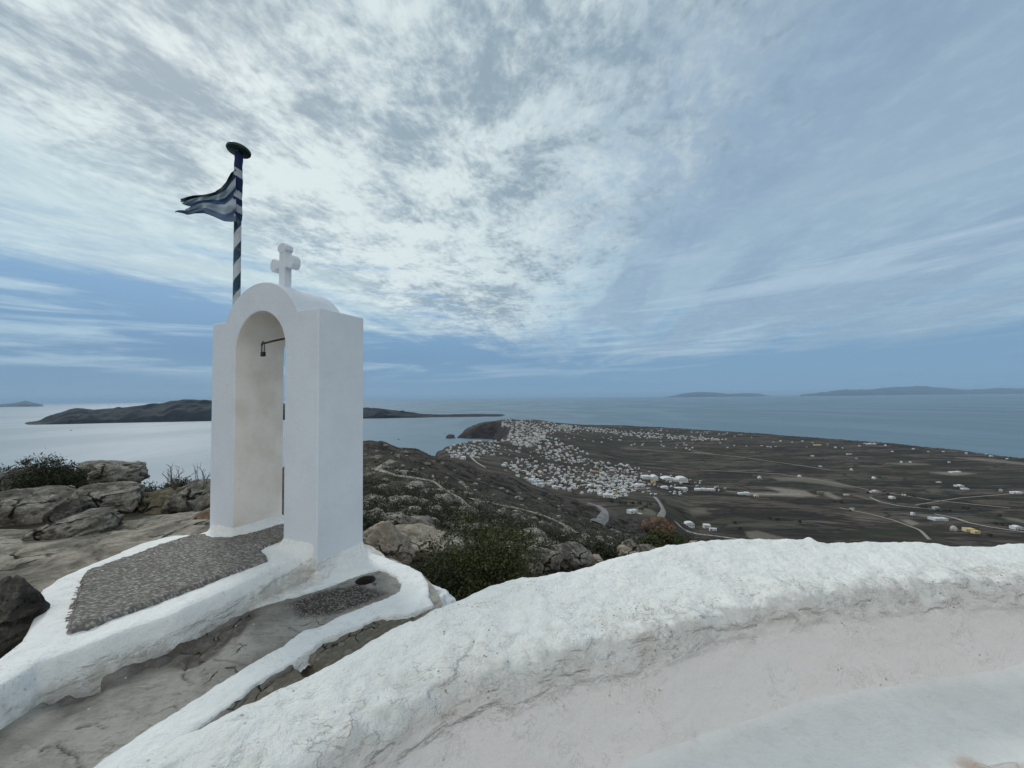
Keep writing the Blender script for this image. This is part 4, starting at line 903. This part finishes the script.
shrub('shrub', 374, 552, 512, 52, 7.2, M_leafd, 'dark bush peeping out behind the right pier of the bell arch', 35, 8000, .022)
shrub('shrub', 9, 490, 460, 46, 8.8, M_leafd, 'sparse dark bush at the extreme left skyline', 36, 4000, .022)
shrub('shrub', 602, 570, 545, 50, 11, M_leafd, 'grey green bush between the pale boulders and the stone cluster', 37, 8000, .035)
shrub('shrub', 668, 556, 534, 56, 16, M_leaf, 'yellow green bush above the parapet under the reddish outcrop', 38, 8000, .05)
shrub('shrub', 510, 590, 560, 46, 6.6, M_leafd, 'dark twiggy bush at the right foot of the leafy green shrub', 39, 7000, .02)
def drybush(cx, cb, ct, Y, seed, label):
    r = np.random.default_rng(seed); x, y, z = pt(cx, cb, Y); H = pt(cx, ct, Y)[2]-z; mb = MB()
    for i in range(9):
        p = Vector((0, 0, 0)); d = Vector((r.normal()*.35, r.normal()*.3, 1)).normalized(); pts = [p]
        for k in range(5):
            d = (d+Vector((r.normal()*.28, r.normal()*.28, .05))).normalized(); p = p+d*H/5; pts.append(p)
            if k > 0:
                e = (d+Vector((r.normal()*.8, r.normal()*.6, .2))).normalized(); mb.tube([p, p+e*H*.2], [.004, .002], 4)
        mb.tube(pts, [.008, .007, .006, .005, .004, .002], 5)
    o = mb.build('dry_twigs', M_twig); o.location = (x, y, z); tag(o, label, 'plant')
drybush(175, 490, 466, 6.8, 51, 'bare dry twigs standing above the low spreading bush')
drybush(205, 492, 466, 6.4, 52, 'bare dry twigs right against the left edge of the bell arch')
# ---------------------------------------------------------------- hillside scrub and rubble (uncountable)
M_rub = stone('rubble_stone', (.12, .11, .095), (.30, .275, .235), (.38, .35, .30), scale=1.0)
def scrub():
    r = np.random.default_rng(5); CO = []; FC = []; nb = 0; SC = []; RC = []; RF = []; rb = 0; cnt = 0
    bm = bmesh.new(); bmesh.ops.create_icosphere(bm, subdivisions=2, radius=1.0); ic = np.array([v.co[:] for v in bm.verts]); iff = np.array([[v.index for v in f.verts] for f in bm.faces]); bm.free()
    for i in range(4600):
        Y = math.exp(r.uniform(math.log(6.5), math.log(300))); u = r.uniform(-.40, .62)
        if Y < 9 and u < -.30: continue
        x = u*Y; z = float(ground(np.array(x), np.array(Y)))
        if z < -200: continue
        if fbm(np.array([x/9.]), np.array([Y/9.]), 3, 3)[0] < -.16 and Y < 200: continue
        H = (r.uniform(.2, .6)+1.1*r.random()**4)*float(np.interp(Y, [8, 14, 40, 120], [.55, .9, 1.3, 2.0])); W = H*r.uniform(.9, 1.7)
        n = int(np.interp(Y, [8, 20, 60, 150, 300], [300, 150, 60, 26, 14])); ls = np.interp(Y, [8, 60, 300], [.028, .10, .32])
        q = r.normal(size=(n, 3)); q /= np.linalg.norm(q, axis=1)[:, None]; q *= r.uniform(.5, 1, size=(n, 1))**.5*(1+.3*np.sin(q[:, :1]*7+i)); q[:, 2] = np.abs(q[:, 2])
        C = q*np.array([W, W, H])+np.array([x, Y, z-.03]); co, f = leafquads(C, ls, r); CO.append(co); FC.append(f+nb); nb += len(co)
    for i in range(1300):
        Y = math.exp(r.uniform(math.log(6.5), math.log(260))); u = r.uniform(-.40, .62); x = u*Y; z = float(ground(np.array(x), np.array(Y)))
        if z < -200 or (Y < 9 and u < -.3): continue
        if fbm(np.array([x/7.]), np.array([Y/7.]), 7, 3)[0] < .0: continue
        s = min(r.lognormal(-1.6, .55)*(1+Y/60), 1.6); a = r.uniform(0, pi)
        c = ic*(1+.25*vnoise(ic[:, 0]*1.7+i, ic[:, 1]*1.7, ic[:, 2]*1.7))[:, None]*np.array([1.3, .9, .6])*s
        c = np.stack([c[:, 0]*cos(a)-c[:, 1]*sin(a), c[:, 0]*sin(a)+c[:, 1]*cos(a), c[:, 2]], 1)+np.array([x, Y, z+.1*s]); RC.append(c); RF.append(iff+rb); rb += len(c)
    tag(mesh_np('scrub', np.concatenate(CO), np.concatenate(FC), M_scrub, smooth=False), 'low dark scrub covering the rocky hillside', 'scrub', kind='stuff')
    tag(mesh_np('rubble', np.concatenate(RC), np.concatenate(RF), M_rub, smooth=False), 'loose grey stones strewn over the hillside', 'rubble', kind='stuff')
scrub()
# ---------------------------------------------------------------- roads and tracks
M_road = simple('pale_road', (.27, .26, .24), .9, .25, .3); M_track = simple('dirt_track', (.25, .225, .185), .95, .3, .8); M_asph = simple('asphalt', (.17, .17, .17), .9, .15, .3)
def ribbon(name, pts, width, mat, lift=.15, dens=2.0, ymin=8, jit=0.0):
    P = []
    for (a, b) in zip(pts[:-1], pts[1:]):
        k = max(2, int(math.hypot(a[0]-b[0], a[1]-b[1])/1.2))
        for i in range(k): t = i/k; P.append((a[0]*(1-t)+b[0]*t, a[1]*(1-t)+b[1]*t))
    P.append(pts[-1]); W = [hit(p, q, ymin) for p, q in P]; W = [w for w in W if w]
    W = np.array(W)
    for _ in range(3): W[1:-1, :2] = (W[:-2, :2]+2*W[1:-1, :2]+W[2:, :2])/4
    # resample
    sg = np.r_[0, np.cumsum(np.hypot(*np.diff(W[:, :2], axis=0).T))]; n = int(max(8, sg[-1]/dens)); s = np.linspace(0, sg[-1], min(n, 500))
    x = np.interp(s, sg, W[:, 0]); y = np.interp(s, sg, W[:, 1]); tx, ty = np.gradient(x), np.gradient(y); l = np.hypot(tx, ty)+1e-9; nx, ny = -ty/l, tx/l
    co = []
    ws = width*(1+jit*fbm(s/4, s*0, 1, 3)*2)
    for k in np.linspace(-.5, .5, 5):
        X, Y2 = x+nx*ws*k, y+ny*ws*k; z = ground(X, Y2)+lift*(1 if abs(k) < .45 else .2)
        co.append(np.stack([X, Y2, z], 1))
    co = np.concatenate(co); return tag(mesh_np(name, co, grid_faces(5, len(s)), mat), kind='structure')
ribbon('footpath', [(392.5,461),(384,464.7),(377,469),(386,473),(399,476.6),(418,479),(431,481),(437,484),(441.6,488.4),(448,492.6),(458.5,498),(465,504.5),(475.5,512)], 1.5, M_track, .30, .5, 20, .3)
ribbon('footpath', [(470,500),(490,503),(500,506),(515,508),(534,513),(549,518),(565,525.6),(578,534)], 2.0, M_track, .32, .5, 15, .4)
ribbon('road', [(588,503),(597,505.5),(603,509),(606,513),(604.5,517),(601,521),(597,523)], 7, M_asph, .5, 2, 120)
ribbon('road', [(655,497),(660,503),(664,511),(661,516),(659,521)], 7, M_road, .5, 3, 300)
ribbon('road', [(676,522),(684,530),(697,534),(715,536),(730,538),(745,540)], 6, M_road, .5, 3, 300)
ribbon('road', [(725,491),(745,493),(770,494.5),(800,494)], 6, M_road, .5, 3, 300)
ribbon('road', [(935,514),(955,518),(970,523),(990,527),(1024,532),(1060,537)], 6, M_road, .5, 3, 300)
ribbon('road', [(870,497),(880,502),(900,506),(940,510)], 4, M_road, .5, 3, 300)
ribbon('road', [(475,450),(470,456),(476,462),(486,468)], 5, M_road, .6, 3, 400)
ribbon('road', [(560,475),(575,478),(600,486),(620,489),(650,488)], 6, M_road, .6, 3, 400)
ribbon('road', [(620,448),(660,451),(700,453),(740,457),(790,464),(830,470)], 4, M_track, .6, 6, 400)
ribbon('road', [(840,508),(870,514),(893,520),(920,530),(930,540)], 4, M_track, .6, 4, 400)
ribbon('road', [(700,470),(740,472),(780,474),(830,482),(870,490),(930,500),(1010,508)], 3, M_track, .6, 6, 400)
ribbon('road', [(915,505),(960,498),(1010,494),(1040,492)], 3, M_track, .6, 6, 400)
# ---------------------------------------------------------------- houses
M_hw = simple('white_limewash', (.60, .62, .62), .85, .10, .4); M_hg = simple('pale_grey_render', (.42, .42, .40), .85, .12, .4); M_hc = simple('cream_render', (.62, .52, .30), .85, .1, .4)
M_ho = simple('ochre_render', (.50, .34, .20), .85, .1, .4); M_hb = simple('pale_blue_roof', (.45, .56, .66), .8, .08, .4); M_win = simple('dark_window', (.02, .025, .03), .3); M_dome = simple('blue_dome', (.05, .15, .38), .5); M_ruin = simple('rubble_walling', (.22, .20, .17), .95, .3, 1.0)
WM = [M_hw, M_hg, M_hc, M_ho, M_hb, M_win, M_dome, M_ruin]
def volumes(kind, w, d, h, r):
    """list of (type, centre, dims, material)"""
    if kind == 'cube': return [('b', (0, 0, h/2), (w, d, h)), ('p', (0, 0, h), (w, d, .35))]
    if kind == 'vault': return [('b', (0, 0, h/2), (w, d, h)), ('v', (0, 0, h), (w, d, w*.32))]
    if kind == 'step': return [('b', (0, 0, h/2), (w, d, h)), ('b', (w*.18, d*.1, h+h*.4), (w*.55, d*.7, h*.8)), ('p', (0, 0, h), (w, d, .35))]
    if kind == 'ell': return [('b', (0, 0, h/2), (w, d*.6, h)), ('b', (-w*.28, -d*.3, h*.38), (w*.44, d*.9, h*.76)), ('p', (0, 0, h), (w, d*.6, .35))]
    if kind == 'twin': return [('b', (0, 0, h/2), (w, d, h)), ('v', (-w*.25, 0, h), (w*.5, d, w*.18)), ('v', (w*.25, 0, h), (w*.5, d, w*.18))]
    if kind == 'dome': return [('b', (0, 0, h/2), (w, d, h)), ('d', (0, 0, h), (w*.42, w*.42, w*.42))]
    if kind == 'row': return [('b', (-w*.33, 0, h*.5), (w*.36, d, h)), ('b', (0, d*.05, h*.42), (w*.34, d*.9, h*.84)), ('b', (w*.33, -.1, h*.55), (w*.35, d*1.05, h*1.1)), ('v', (-w*.33, 0, h), (w*.36, d, w*.08))]
def addvol(mb, t, c, dm, m=0):
    if t == 'b': mb.box((c[0], c[1], c[2]-.75), (dm[0], dm[1], dm[2]+1.5 if c[2] < dm[2]*.7 else dm[2]), m)
    elif t == 'p':
        for sx, sy, lx, ly in ((0, -1, dm[0]+.1, .3), (0, 1, dm[0]+.1, .3), (-1, 0, .3, dm[1]-.35), (1, 0, .3, dm[1]-.35)):
            mb.box((c[0]+sx*(dm[0]/2-.1), c[1]+sy*(dm[1]/2-.1), c[2]+dm[2]/2), (lx, ly, dm[2]), m)
    elif t == 'v':
        n = 8; a = [(c[0]+dm[0]/2*cos(pi*k/n), c[2]-.02+dm[2]*sin(pi*k/n)) for k in range(n+1)]
        mb.prism([(x, c[1]-dm[1]/2, z) for x, z in a], (0, 0, 0), (0, dm[1], 0), m)
    elif t == 'd':
        n, k2 = 10, 5; v = []; 
        for j in range(k2+1):
            for i in range(n): ph = pi/2*j/k2; v.append((c[0]+dm[0]*cos(ph)*cos(2*pi*i/n), c[1]+dm[1]*cos(ph)*sin(2*pi*i/n), c[2]+dm[2]*sin(ph)))
        mb.add(v, [(j*n+i, j*n+(i+1) % n, (j+1)*n+(i+1) % n, (j+1)*n+i) for j in range(k2) for i in range(n)], m)
def openings(mb, w, d, h, r, m):
    n = max(2, int(w/2.6)); 
    for k in range(n):
        x = (k+.5)/n*w-w/2; door = r.random() < .3
        hh, ww = (2.1, 1.0) if door else (1.1, .9)
        mb.box((x, -d/2-.02, (hh/2+.05) if door else h*.55), (ww, .12, hh), m)
    for s in (-1, 1): mb.box((s*(w/2+.02), 0, h*.5), (.12, .9, 1.1), m)
PROTO = {}
def proto(kind, mat, seed):
    key = (kind, mat, seed)
    if key in PROTO: return PROTO[key]
    r = random.Random(seed*31+len(kind)); w, d, h = 8.0+seed*1.3, 6.5+seed*.6, 3.4+.3*seed
    mb = MB()
    for v in volumes(kind, w, d, h, r): addvol(mb, v[0], v[1], v[2], mat if v[0] != 'd' else (mat))
    openings(mb, w, d if kind != 'ell' else d*.6, h, r, 5)
    me = mb.build('house', WM).data; o = bpy.data.objects[[x.name for x in bpy.data.objects if x.data == me][0]]; bpy.data.objects.remove(o)
    PROTO[key] = me; return me
KIN = ['cube', 'vault', 'step', 'ell', 'twin', 'cube', 'cube', 'row', 'dome']
def house(px, py, label, group, sc=1.0, kind=None, mat=0, rz=None, seed=None, ymin=430, cat='house'):
    p = hit(px, py, ymin)
    if p is None: return None
    g = float(ground(np.array(p[0]), np.array(p[1]+3)))
    if g < -229.0: return None
    me = proto(kind or random.choice(KIN), mat, seed if seed is not None else random.randrange(3))
    o = bpy.data.objects.new('house', me); COL.objects.link(o); o.location = (p[0], p[1]+3*sc, min(g, p[2])+.1); o.rotation_euler = (0, 0, rz if rz is not None else random.uniform(-.7, .7)); o.scale = (sc, sc, sc)
    return tag(o, label, cat, group)
def inpoly(poly):
    xs = [p[0] for p in poly]; ys = [p[1] for p in poly]
    while True:
        x, y = random.uniform(min(xs), max(xs)), random.uniform(min(ys), max(ys))
        if sdpoly(np.array([x]), np.array([y]), poly)[0] > 0: return x, y
taken = []
def cluster(poly, n, label, group, sc=(.8, 1.3), mind=2.0, mats=(0, 0, 0, 0, 0, 0, 1), lean=.75):
    k = 0; tries = 0
    while k < n and tries < n*14:
        tries += 1; x, y = inpoly(poly)
        if any(abs(x-a) < mind and abs(y-b) < mind*.5 for a, b in taken): continue
        if fbm(np.array([x/9.]), np.array([y/4.]), 4, 2)[0] < random.uniform(-1.0, .15)*lean-.05: continue
        if house(x, y, label, group, .66*random.uniform(*sc), mat=random.choice(mats)): taken.append((x, y)); k += 1
# individually described buildings
def big(px, py, w, d, h, label, mat=0, rz=0.0, roof=None, cat='house', name='house', segs=3, seed=0, ymin=430, windows=True):
    p = hit(px, py, ymin)
    if not p: return
    r = random.Random(seed+int(px)); root = empty(name, (p[0], p[1]+d/2, p[2]), rz); tag(root, label, cat)
    mb = MB(); rf = MB(); wn = []; x = -w/2
    cuts = sorted([r.uniform(.15, .85) for _ in range(segs-1)]); cuts = [0]+cuts+[1]
    for i in range(segs):
        a, b = cuts[i]*w-w/2, cuts[i+1]*w-w/2; ww = b-a
        if ww < 2: continue
        hh = h*r.uniform(.7, 1.1); dd = d*r.uniform(.75, 1.05); off = r.uniform(-.15, .15)*d
        mb.box(((a+b)/2, off, hh/2-1), (ww-.01, dd, hh+2), 0)
        if roof == 'vault' or (roof is None and r.random() < .35): addvol(rf, 'v', ((a+b)/2, off, hh), (ww*.98, dd*.98, ww*.16), 0)
        else: addvol(rf, 'p', ((a+b)/2, off, hh), (ww, dd, .45), 0)
        if windows:
            for k in range(max(1, int(ww/3.5))): wn.append(((a+(k+.5)*ww/max(1, int(ww/3.5))), off-dd/2-.03, hh*.5, r.random() < .3))
    mb.build('walls', WM[mat], root); rf.build('roof', WM[4] if roof == 'blue' else WM[mat], root)
    for (x, y, z, dr) in wn[:14]:
        q = MB(); q.box((x, y, 1.1 if dr else z), (1.1, .12, 2.2 if dr else 1.2)); q.build('door' if dr else 'window', M_win, root)
big(676,482,60,26,6,'large white hotel block of stepped vaulted units, right of the village centre',0,-.05,'vault','hotel','hotel',5,1)
big(651,480,34,22,7,'white cube hotel wing at the left end of the large vaulted hotel',0,.0,None,'hotel','hotel',3,2)
big(706,491,42,12,4.5,'long low row of pale joined houses below the large hotel',0,-.08,'blue','house row','house_row',5,3)
big(682,490,26,12,4.5,'short white house row left of the long low row',0,-.05,None,'house row','house_row',3,4)
big(665,489,14,10,4,'small white house between the ochre house and the short row',0,.1)
big(745,495,22,10,4,'pale blue roofed house at the right end of the long row',0,-.15,'blue')
big(757,497,8,6,2.5,'yellow ochre low shed beside the blue roofed house',2,-.2,seed=5,segs=1,cat='shed',name='shed')
big(640,487,20,12,5,'white house left of the short row near the ochre house',0,.05)
big(654,483.5,9,8,5,'ochre house below the large hotel',3,.1,segs=1)
big(689,527,17,10,5,'white cube house above the parapet, left of the pair by the bend',0,.0,None,segs=2,seed=7)
big(708,528,9,8,5,'white cube house above the parapet, right of the pair by the bend',0,-.2,None,segs=1,seed=8)
big(714,531,9,6,3,'low blue white outbuilding at the foot of the right cube house',0,-.3,'blue',segs=1,seed=9,cat='outbuilding',name='outbuilding')
big(633,514,10,7,4,'white house in the green hollow beside the winding road',0,.4,'blue',segs=2,seed=10)
big(638,517,12,5,2.5,'white terrace building sloping down from the hollow house',0,.6,None,segs=1,seed=11,windows=False)
big(961,487,16,9,4,'white house of joined cubes in the plain, left block',0,.0,None,segs=3,seed=12)
big(967,490,14,9,4,'white house of joined cubes in the plain, right block',0,-.1,None,segs=3,seed=13)
big(942,521,22,12,4,'white house with pale blue sloping roofs among dark trees',0,.0,'blue',segs=4,seed=14)
big(971,532,12,8,4.5,'cream yellow house in the plain, larger of the two cream ones',2,-.1,None,segs=2,seed=15)
big(978,534,8,6,3.5,'cream yellow annex right of the larger cream house',2,-.1,None,segs=1,seed=16,cat='annex')
big(1020,530,14,9,4.5,'white house at the right edge beside the track',0,-.1,None,segs=2,seed=17)
big(1019,494,22,10,4,'long white house at the right edge of the plain',0,.0,None,segs=3,seed=18)
big(894,499,10,8,4.5,'white house with dark tree at its right side in mid plain',0,.2,'vault',segs=1,seed=19)
big(876,493,18,8,3.5,'grey roofed house circled by dark trees in mid plain',1,.0,'vault',segs=2,seed=20)
big(957,473,28,10,3.5,'long flat white building on a bright bare yard in the plain',0,.0,None,segs=3,seed=21)
big(822,494,12,8,4,'ruined pale house beside the bare quarry yard',7,-.4,None,segs=2,seed=22,windows=False)
big(848,496,9,7,3,'small pale house right of the ruined one',1,-.2,None,segs=1,seed=23)
big(937,509,9,6,3.5,'small house half hidden by a dark hedge above the blue roofed house',1,.0,None,segs=1,seed=24)
big(914,515.5,5,5,4,'tiny white chapel with round roof left of the blue roofed house',0,.0,'vault',segs=1,seed=25,cat='chapel',name='chapel')
big(940,483,9,6,3,'grey low house left of the joined cubes house',1,.0,None,segs=1,seed=26)
big(818,445.5,30,9,4,'long cream terrace of houses near the far shore',2,.0,None,'house row','house_row',5,27)
big(872,444.5,40,10,4.5,'long white hotel on the far shoreline of the plain',0,-.05,None,'hotel','hotel',5,28)
big(850,455,20,9,4.5,'greyish house cluster at the middle of the far plain',1,.1,None,segs=3,seed=29)
big(716,440.5,40,12,4,'long low pale building at the right end of the far village line',1,.0,None,'hall','hall',4,30)
big(543,438,20,14,9,'tall white church like block at the middle of the headland village',0,.1,None,segs=2,seed=31)
big(531,483,17,14,4,'stack of terraced white suites above the dark ridge',0,-.5,'blue','house row','house_row',4,32)
big(538,486.5,17,12,4,'lower stack of terraced white suites touching the dark ridge',0,-.5,'blue','house row','house_row',4,33)
big(555,489,9,7,5,'bright white chapel just above the dark ridge line',0,.2,'vault',segs=1,seed=34,cat='chapel',name='chapel')
big(609,498,15,11,6,'white block at the bottom end of the village above the winding road',0,-.1,None,segs=3,seed=35)
big(463,459.5,9,8,5,'white house nearest to the dark ridge in the left hamlet',0,.1,'vault',segs=1,seed=36)
# clusters of look-alikes
cluster([(441,453.5),(447,449),(456,444.5),(470,442),(490,442.5),(500,445),(494,452),(480,458),(462,460),(448,457)], 42, 'small white house in the cliff edge hamlet left of the village', 'houses of the cliff edge hamlet', (.7, 1.1), 2.2)
cluster([(500,462),(520,459),(545,463),(570,467),(600,472),(625,476),(642,482),(638,492),(618,500),(600,497),(580,494),(560,490),(545,487),(525,480),(505,472)], 112, 'small white house in the lower village just above the dark ridge', 'houses of the lower village', (.75, 1.25), 2.3, mats=(0,0,0,0,0,1,0,0,0,1,0,0,0,3))
cluster([(535,446),(550,447),(570,455),(600,462),(645,468),(630,474),(600,470),(560,462),(540,458)], 52, 'small white house on the slope joining headland and lower village', 'houses on the slope between the two villages', (.8, 1.2), 2.2)
for (x, y) in [(762,446),(768,447),(771,447.4),(776,447)]: house(x, y, 'tiny white house in the short row on the far plain', 'short row of tiny houses on the far plain', .75, 'cube', 0)
FP = [(774,442.5),(781,441.5),(792.5,442.6),(803,441.5),(813,443),(828,445),(807,447.3),(836,448),(843,448.3),(857,459),(860,446.5),(865,443.8),(886,446),(893,451.8),(813,456.5),(821,467),(852,470.5),(875,479),(853,510),(760,478.5),(893,452),(886,445.7),(914,449.3),(929,452),(944,452),(967,454.3),(987,454.3),(992,456.7),(1008,459.3),(902,462.8),(911,462.6),(950,463),(940,483),(1002,491.5),(905,496),(956,531),(701,435.6),(742,434.9),(690,450),(800,477),(735,436.5),(752,437.6)]
for (x, y) in FP: house(x, y, 'tiny pale house standing alone on the dark plain toward the far shore', 'lone houses scattered on the plain', random.uniform(.6, .95), None, random.choice([0, 0, 0, 1]))
# dense far village + far line beyond the first 300: one uncountable mass
def mass():
    mb = MB(); k = 0
    regs = [([(497,424),(504,421),(510,419),(522,419.8),(543,421.5),(556,423.2),(556,427),(549,432),(545,438),(541,445),(530,447.5),(515,446),(507,441),(508,434),(512,428),(503,427)], 430),
            ([(556,424),(600,428),(650,433),(700,437),(728,440),(700,441),(650,438),(600,433),(560,429)], 300), ([(470,440.3),(490,439.8),(506,441),(500,443),(470,442.5)], 26), ([(556,424.5),(580,426.5),(575,431),(556,432),(548,436),(552,428)], 80), ([(556,430),(640,436),(700,441),(760,446),(700,450),(620,446),(570,440)], 46), ([(500,446),(520,449),(540,452),(535,460),(505,460),(490,456)], 26), ([(640,470),(700,478),(740,490),(700,497),(660,495),(640,500)], 40), ([(600,426),(640,428),(700,431),(760,436),(700,434),(640,431)], 26), ([(500,463),(520,460),(545,463),(570,467),(600,472),(625,476),(642,482),(638,491),(618,499),(600,496),(580,493),(560,489),(545,486),(525,479)], 260), ([(535,446),(550,447),(570,455),(600,462),(645,468),(630,474),(600,470),(560,462),(540,458)], 100), ([(441,453),(456,445),(470,442.5),(500,445),(494,452),(480,458),(462,459)], 60), ([(600,470),(640,470),(645,485),(620,500),(602,490)], 90), ([(545,436),(560,440),(590,455),(560,452),(545,446)], 50)]
    for poly, n in regs:
        for _ in range(n):
            x, y = inpoly(poly); p = hit(x, y, 430)
            if not p or p[2] < -228.5: continue
            sz_ = .68 if p[1] > 1150 else .40
            w, d, h = random.uniform(7, 15)*sz_, random.uniform(6, 10)*sz_, random.uniform(2.8, 5.0)*(1 if sz_ > .6 else .7); m = random.choice([0, 0, 0, 0, 0, 1, 1, 3 if random.random() < .3 else 0]); rz = random.uniform(-.6, .6)
            mb.box((p[0], p[1]+4*sz_, p[2]+h/2-1), (w, d, h+2), m, rz)
            if random.random() < .25:
                mb.box((p[0]+random.uniform(-2, 2)*sz_, p[1]+5*sz_, p[2]+h+.8), (w*.5, d*.6, 1.9), 0, rz)
            mb.box((p[0]-w*.2, p[1]+4*sz_-d/2-.1, p[2]+h*.45), (1.5, .9, 1.5), 5, rz); mb.box((p[0]+w*.22, p[1]+4*sz_-d/2-.1, p[2]+h*.4), (1.2, .9, 2.0), 5, rz)
    tag(mb.build('distant_village', WM), 'dense mass of tiny white houses crowning the headland and far shore', 'village', kind='stuff')
mass()
# dark trees on the plain ------------------------------------------
def tree(px, py, w, h, label, group=None, seed=0):
    p = hit(px, py, 430)
    if not p: return
    r = np.random.default_rng(seed+int(px*7)); root = empty('tree', p); tag(root, label, 'tree', group)
    mb = MB(); mb.tube([(0, 0, -.5), (.1, 0, h*.35), (0, .1, h*.6)], [.25, .18, .08], 6); mb.build('trunk', M_twig, root)
    n = 260; q = r.normal(size=(n, 3)); q /= np.linalg.norm(q, axis=1)[:, None]; q *= r.uniform(.4, 1, size=(n, 1))*(1+.3*np.sin(q[:, :1]*6+seed)); C = q*np.array([w/2, w/3, h*.42])+np.array([0, 0, h*.58])
    co, f = leafquads(C, .55, r); mesh_np('crown', co, f, M_leafd, root, smooth=False)
TL = [(899,501,11),(914,497.5,9),(921,508,10),(926,508.5,8),(932,500.5,10),(938,512,10),(945,512.5,11),(950,512,9),(963,509,9),(968,509.5,8),(868,494,8),(884,493,9),(888,494.5,7),(870,491,6),(835,503,8),(842,503,7),(850,512,7),(1002,526,9),(1010,527,9),(1016,528,8),(996,525,8),(990,537,9),(650,506,9),(646,509,8),(642,511,8),(620,505,9),(625,505,8),(612,503,8),(633,505,8),(640,505,8),(880,478,7),(1000,517,8),(740,530,7),(735,524,7),(770,520,8),(778,521,8),(800,523,7),(590,463,8),(575,458,8),(612,470,8),(548,470,8),(516,442,12),(519,442.5,12),(513,442,10)]
for x, y, s in TL: tree(x, y, s, s*.62, 'dark bushy tree growing among the distant fields and houses', 'dark trees of the distant plain')
# ---------------------------------------------------------------- boats
def boat(px, py, Lb, label, cabin=True):
    u, v = ray(px, py); Y = -230/v; root = empty('boat', (u*Y, Y, -230), .15); tag(root, label, 'boat')
    mb = MB(); n = 9; v_ = []
    for i in range(n):
        t = i/(n-1); w = Lb*.16*math.sin(pi*min(1, .12+t*.62))**.6*(1 if t < .7 else max(.04, 1-((t-.7)/.3)**2)); x = (t-.5)*Lb; sh = .10*Lb*(.8+.5*t*t)
        v_ += [(x, -w, sh), (x, -w*.6, -.3), (x, w*.6, -.3), (x, w, sh)]
    f = [(i*4+k, i*4+(k+1) % 4, (i+1)*4+(k+1) % 4, (i+1)*4+k) for i in range(n-1) for k in range(4)]+[(0, 1, 2, 3), (4*n-4, 4*n-3, 4*n-2, 4*n-1)]
    mb.add(v_, f); mb.build('hull', simple('dark_hull', (.03, .035, .045), .5), root)
    if cabin: q = MB(); q.box((-Lb*.08, 0, Lb*.16), (Lb*.35, Lb*.16, Lb*.12)); q.build('cabin', simple('boat_cabin', (.10, .10, .11), .5), root)
boat(398.5, 439.5, 16, 'dark boat on the calm water left of the islet')
boat(445, 433.5, 12, 'tiny dark boat beyond the islet off the cliff')
boat(71, 430.4, 20, 'tiny boat on the bright water below the long island')
# ---------------------------------------------------------------- walker
def person():
    p = hit(433, 481.5, 20); x, y, z = p
    me = bpy.data.meshes.new('person'); V = [(0, 0, .95), (0, .01, 1.2), (0, .02, 1.42), (0, .0, 1.53), (0, -.02, 1.66), (-.19, 0, 1.42), (-.25, -.05, 1.15), (-.22, -.16, .95), (.19, 0, 1.42), (.26, .03, 1.15), (.25, -.04, .92), (-.10, 0, .9), (-.12, -.08, .5), (-.12, .04, .08), (-.12, -.12, .04), (.10, 0, .9), (.12, .05, .5), (.12, .16, .10), (.12, .03, .04), (0, -.10, 1.64)]
    E = [(0, 1), (1, 2), (2, 3), (3, 4), (2, 5), (5, 6), (6, 7), (2, 8), (8, 9), (9, 10), (0, 11), (11, 12), (12, 13), (13, 14), (0, 15), (15, 16), (16, 17), (17, 18), (4, 19)]
    RR = [.15, .14, .15, .06, .11, .07, .05, .035, .07, .05, .035, .10, .07, .045, .04, .10, .07, .045, .04, .02]
    me.from_pydata(V, E, []); o = bpy.data.objects.new('person', me); COL.objects.link(o); sk = o.modifiers.new('skin', 'SKIN'); ss = o.modifiers.new('sub', 'SUBSURF'); ss.levels = 1; ss.render_levels = 2
    for i, r in enumerate(RR): me.skin_vertices[0].data[i].radius = (r, r*.8)
    me.skin_vertices[0].data[0].use_root = True
    m, T, b = newmat('walker_clothes'); ob = T.new('ShaderNodeTexCoord').outputs['Object']; zz = T.new('ShaderNodeSeparateXYZ', {0: ob}).outputs[2]
    c = T.mix(T.ss(zz, .93, .95), (.04, .045, .06), (.50, .52, .56)); c = T.mix(T.ss(zz, 1.49, 1.51), c, (.36, .24, .18)); c = T.mix(T.ss(zz, 1.68, 1.70), c, (.04, .03, .02)); T.l.new(c, b.inputs['Base Color']); me.materials.append(m)
    o.location = (x, y, z+.05); tag(o, 'walker in a light top and dark trousers standing on the hillside footpath', 'person')
person()
# ---------------------------------------------------------------- haze
hm = bpy.data.materials.new('haze'); hm.use_nodes = True; T = NT(hm.node_tree); T.n.clear(); out = T.new('ShaderNodeOutputMaterial')
pv = T.new('ShaderNodeVolumePrincipled', {'Color': (.50, .74, 1.0, 1), 'Density': 1.5e-5}); pv.inputs['Anisotropy'].default_value = .0
T.l.new(pv.outputs[0], out.inputs['Volume'])
q = MB(); q.box((0, 0, 232.5), (400000, 400000, 955)); hz = q.build('haze', hm); hz['kind'] = 'stuff'; hz['label'] = 'thin blue haze over the sea'; hz['category'] = 'haze'
scene.cycles.volume_bounces = 0; scene.cycles.max_bounces = 5; scene.cycles.diffuse_bounces = 3
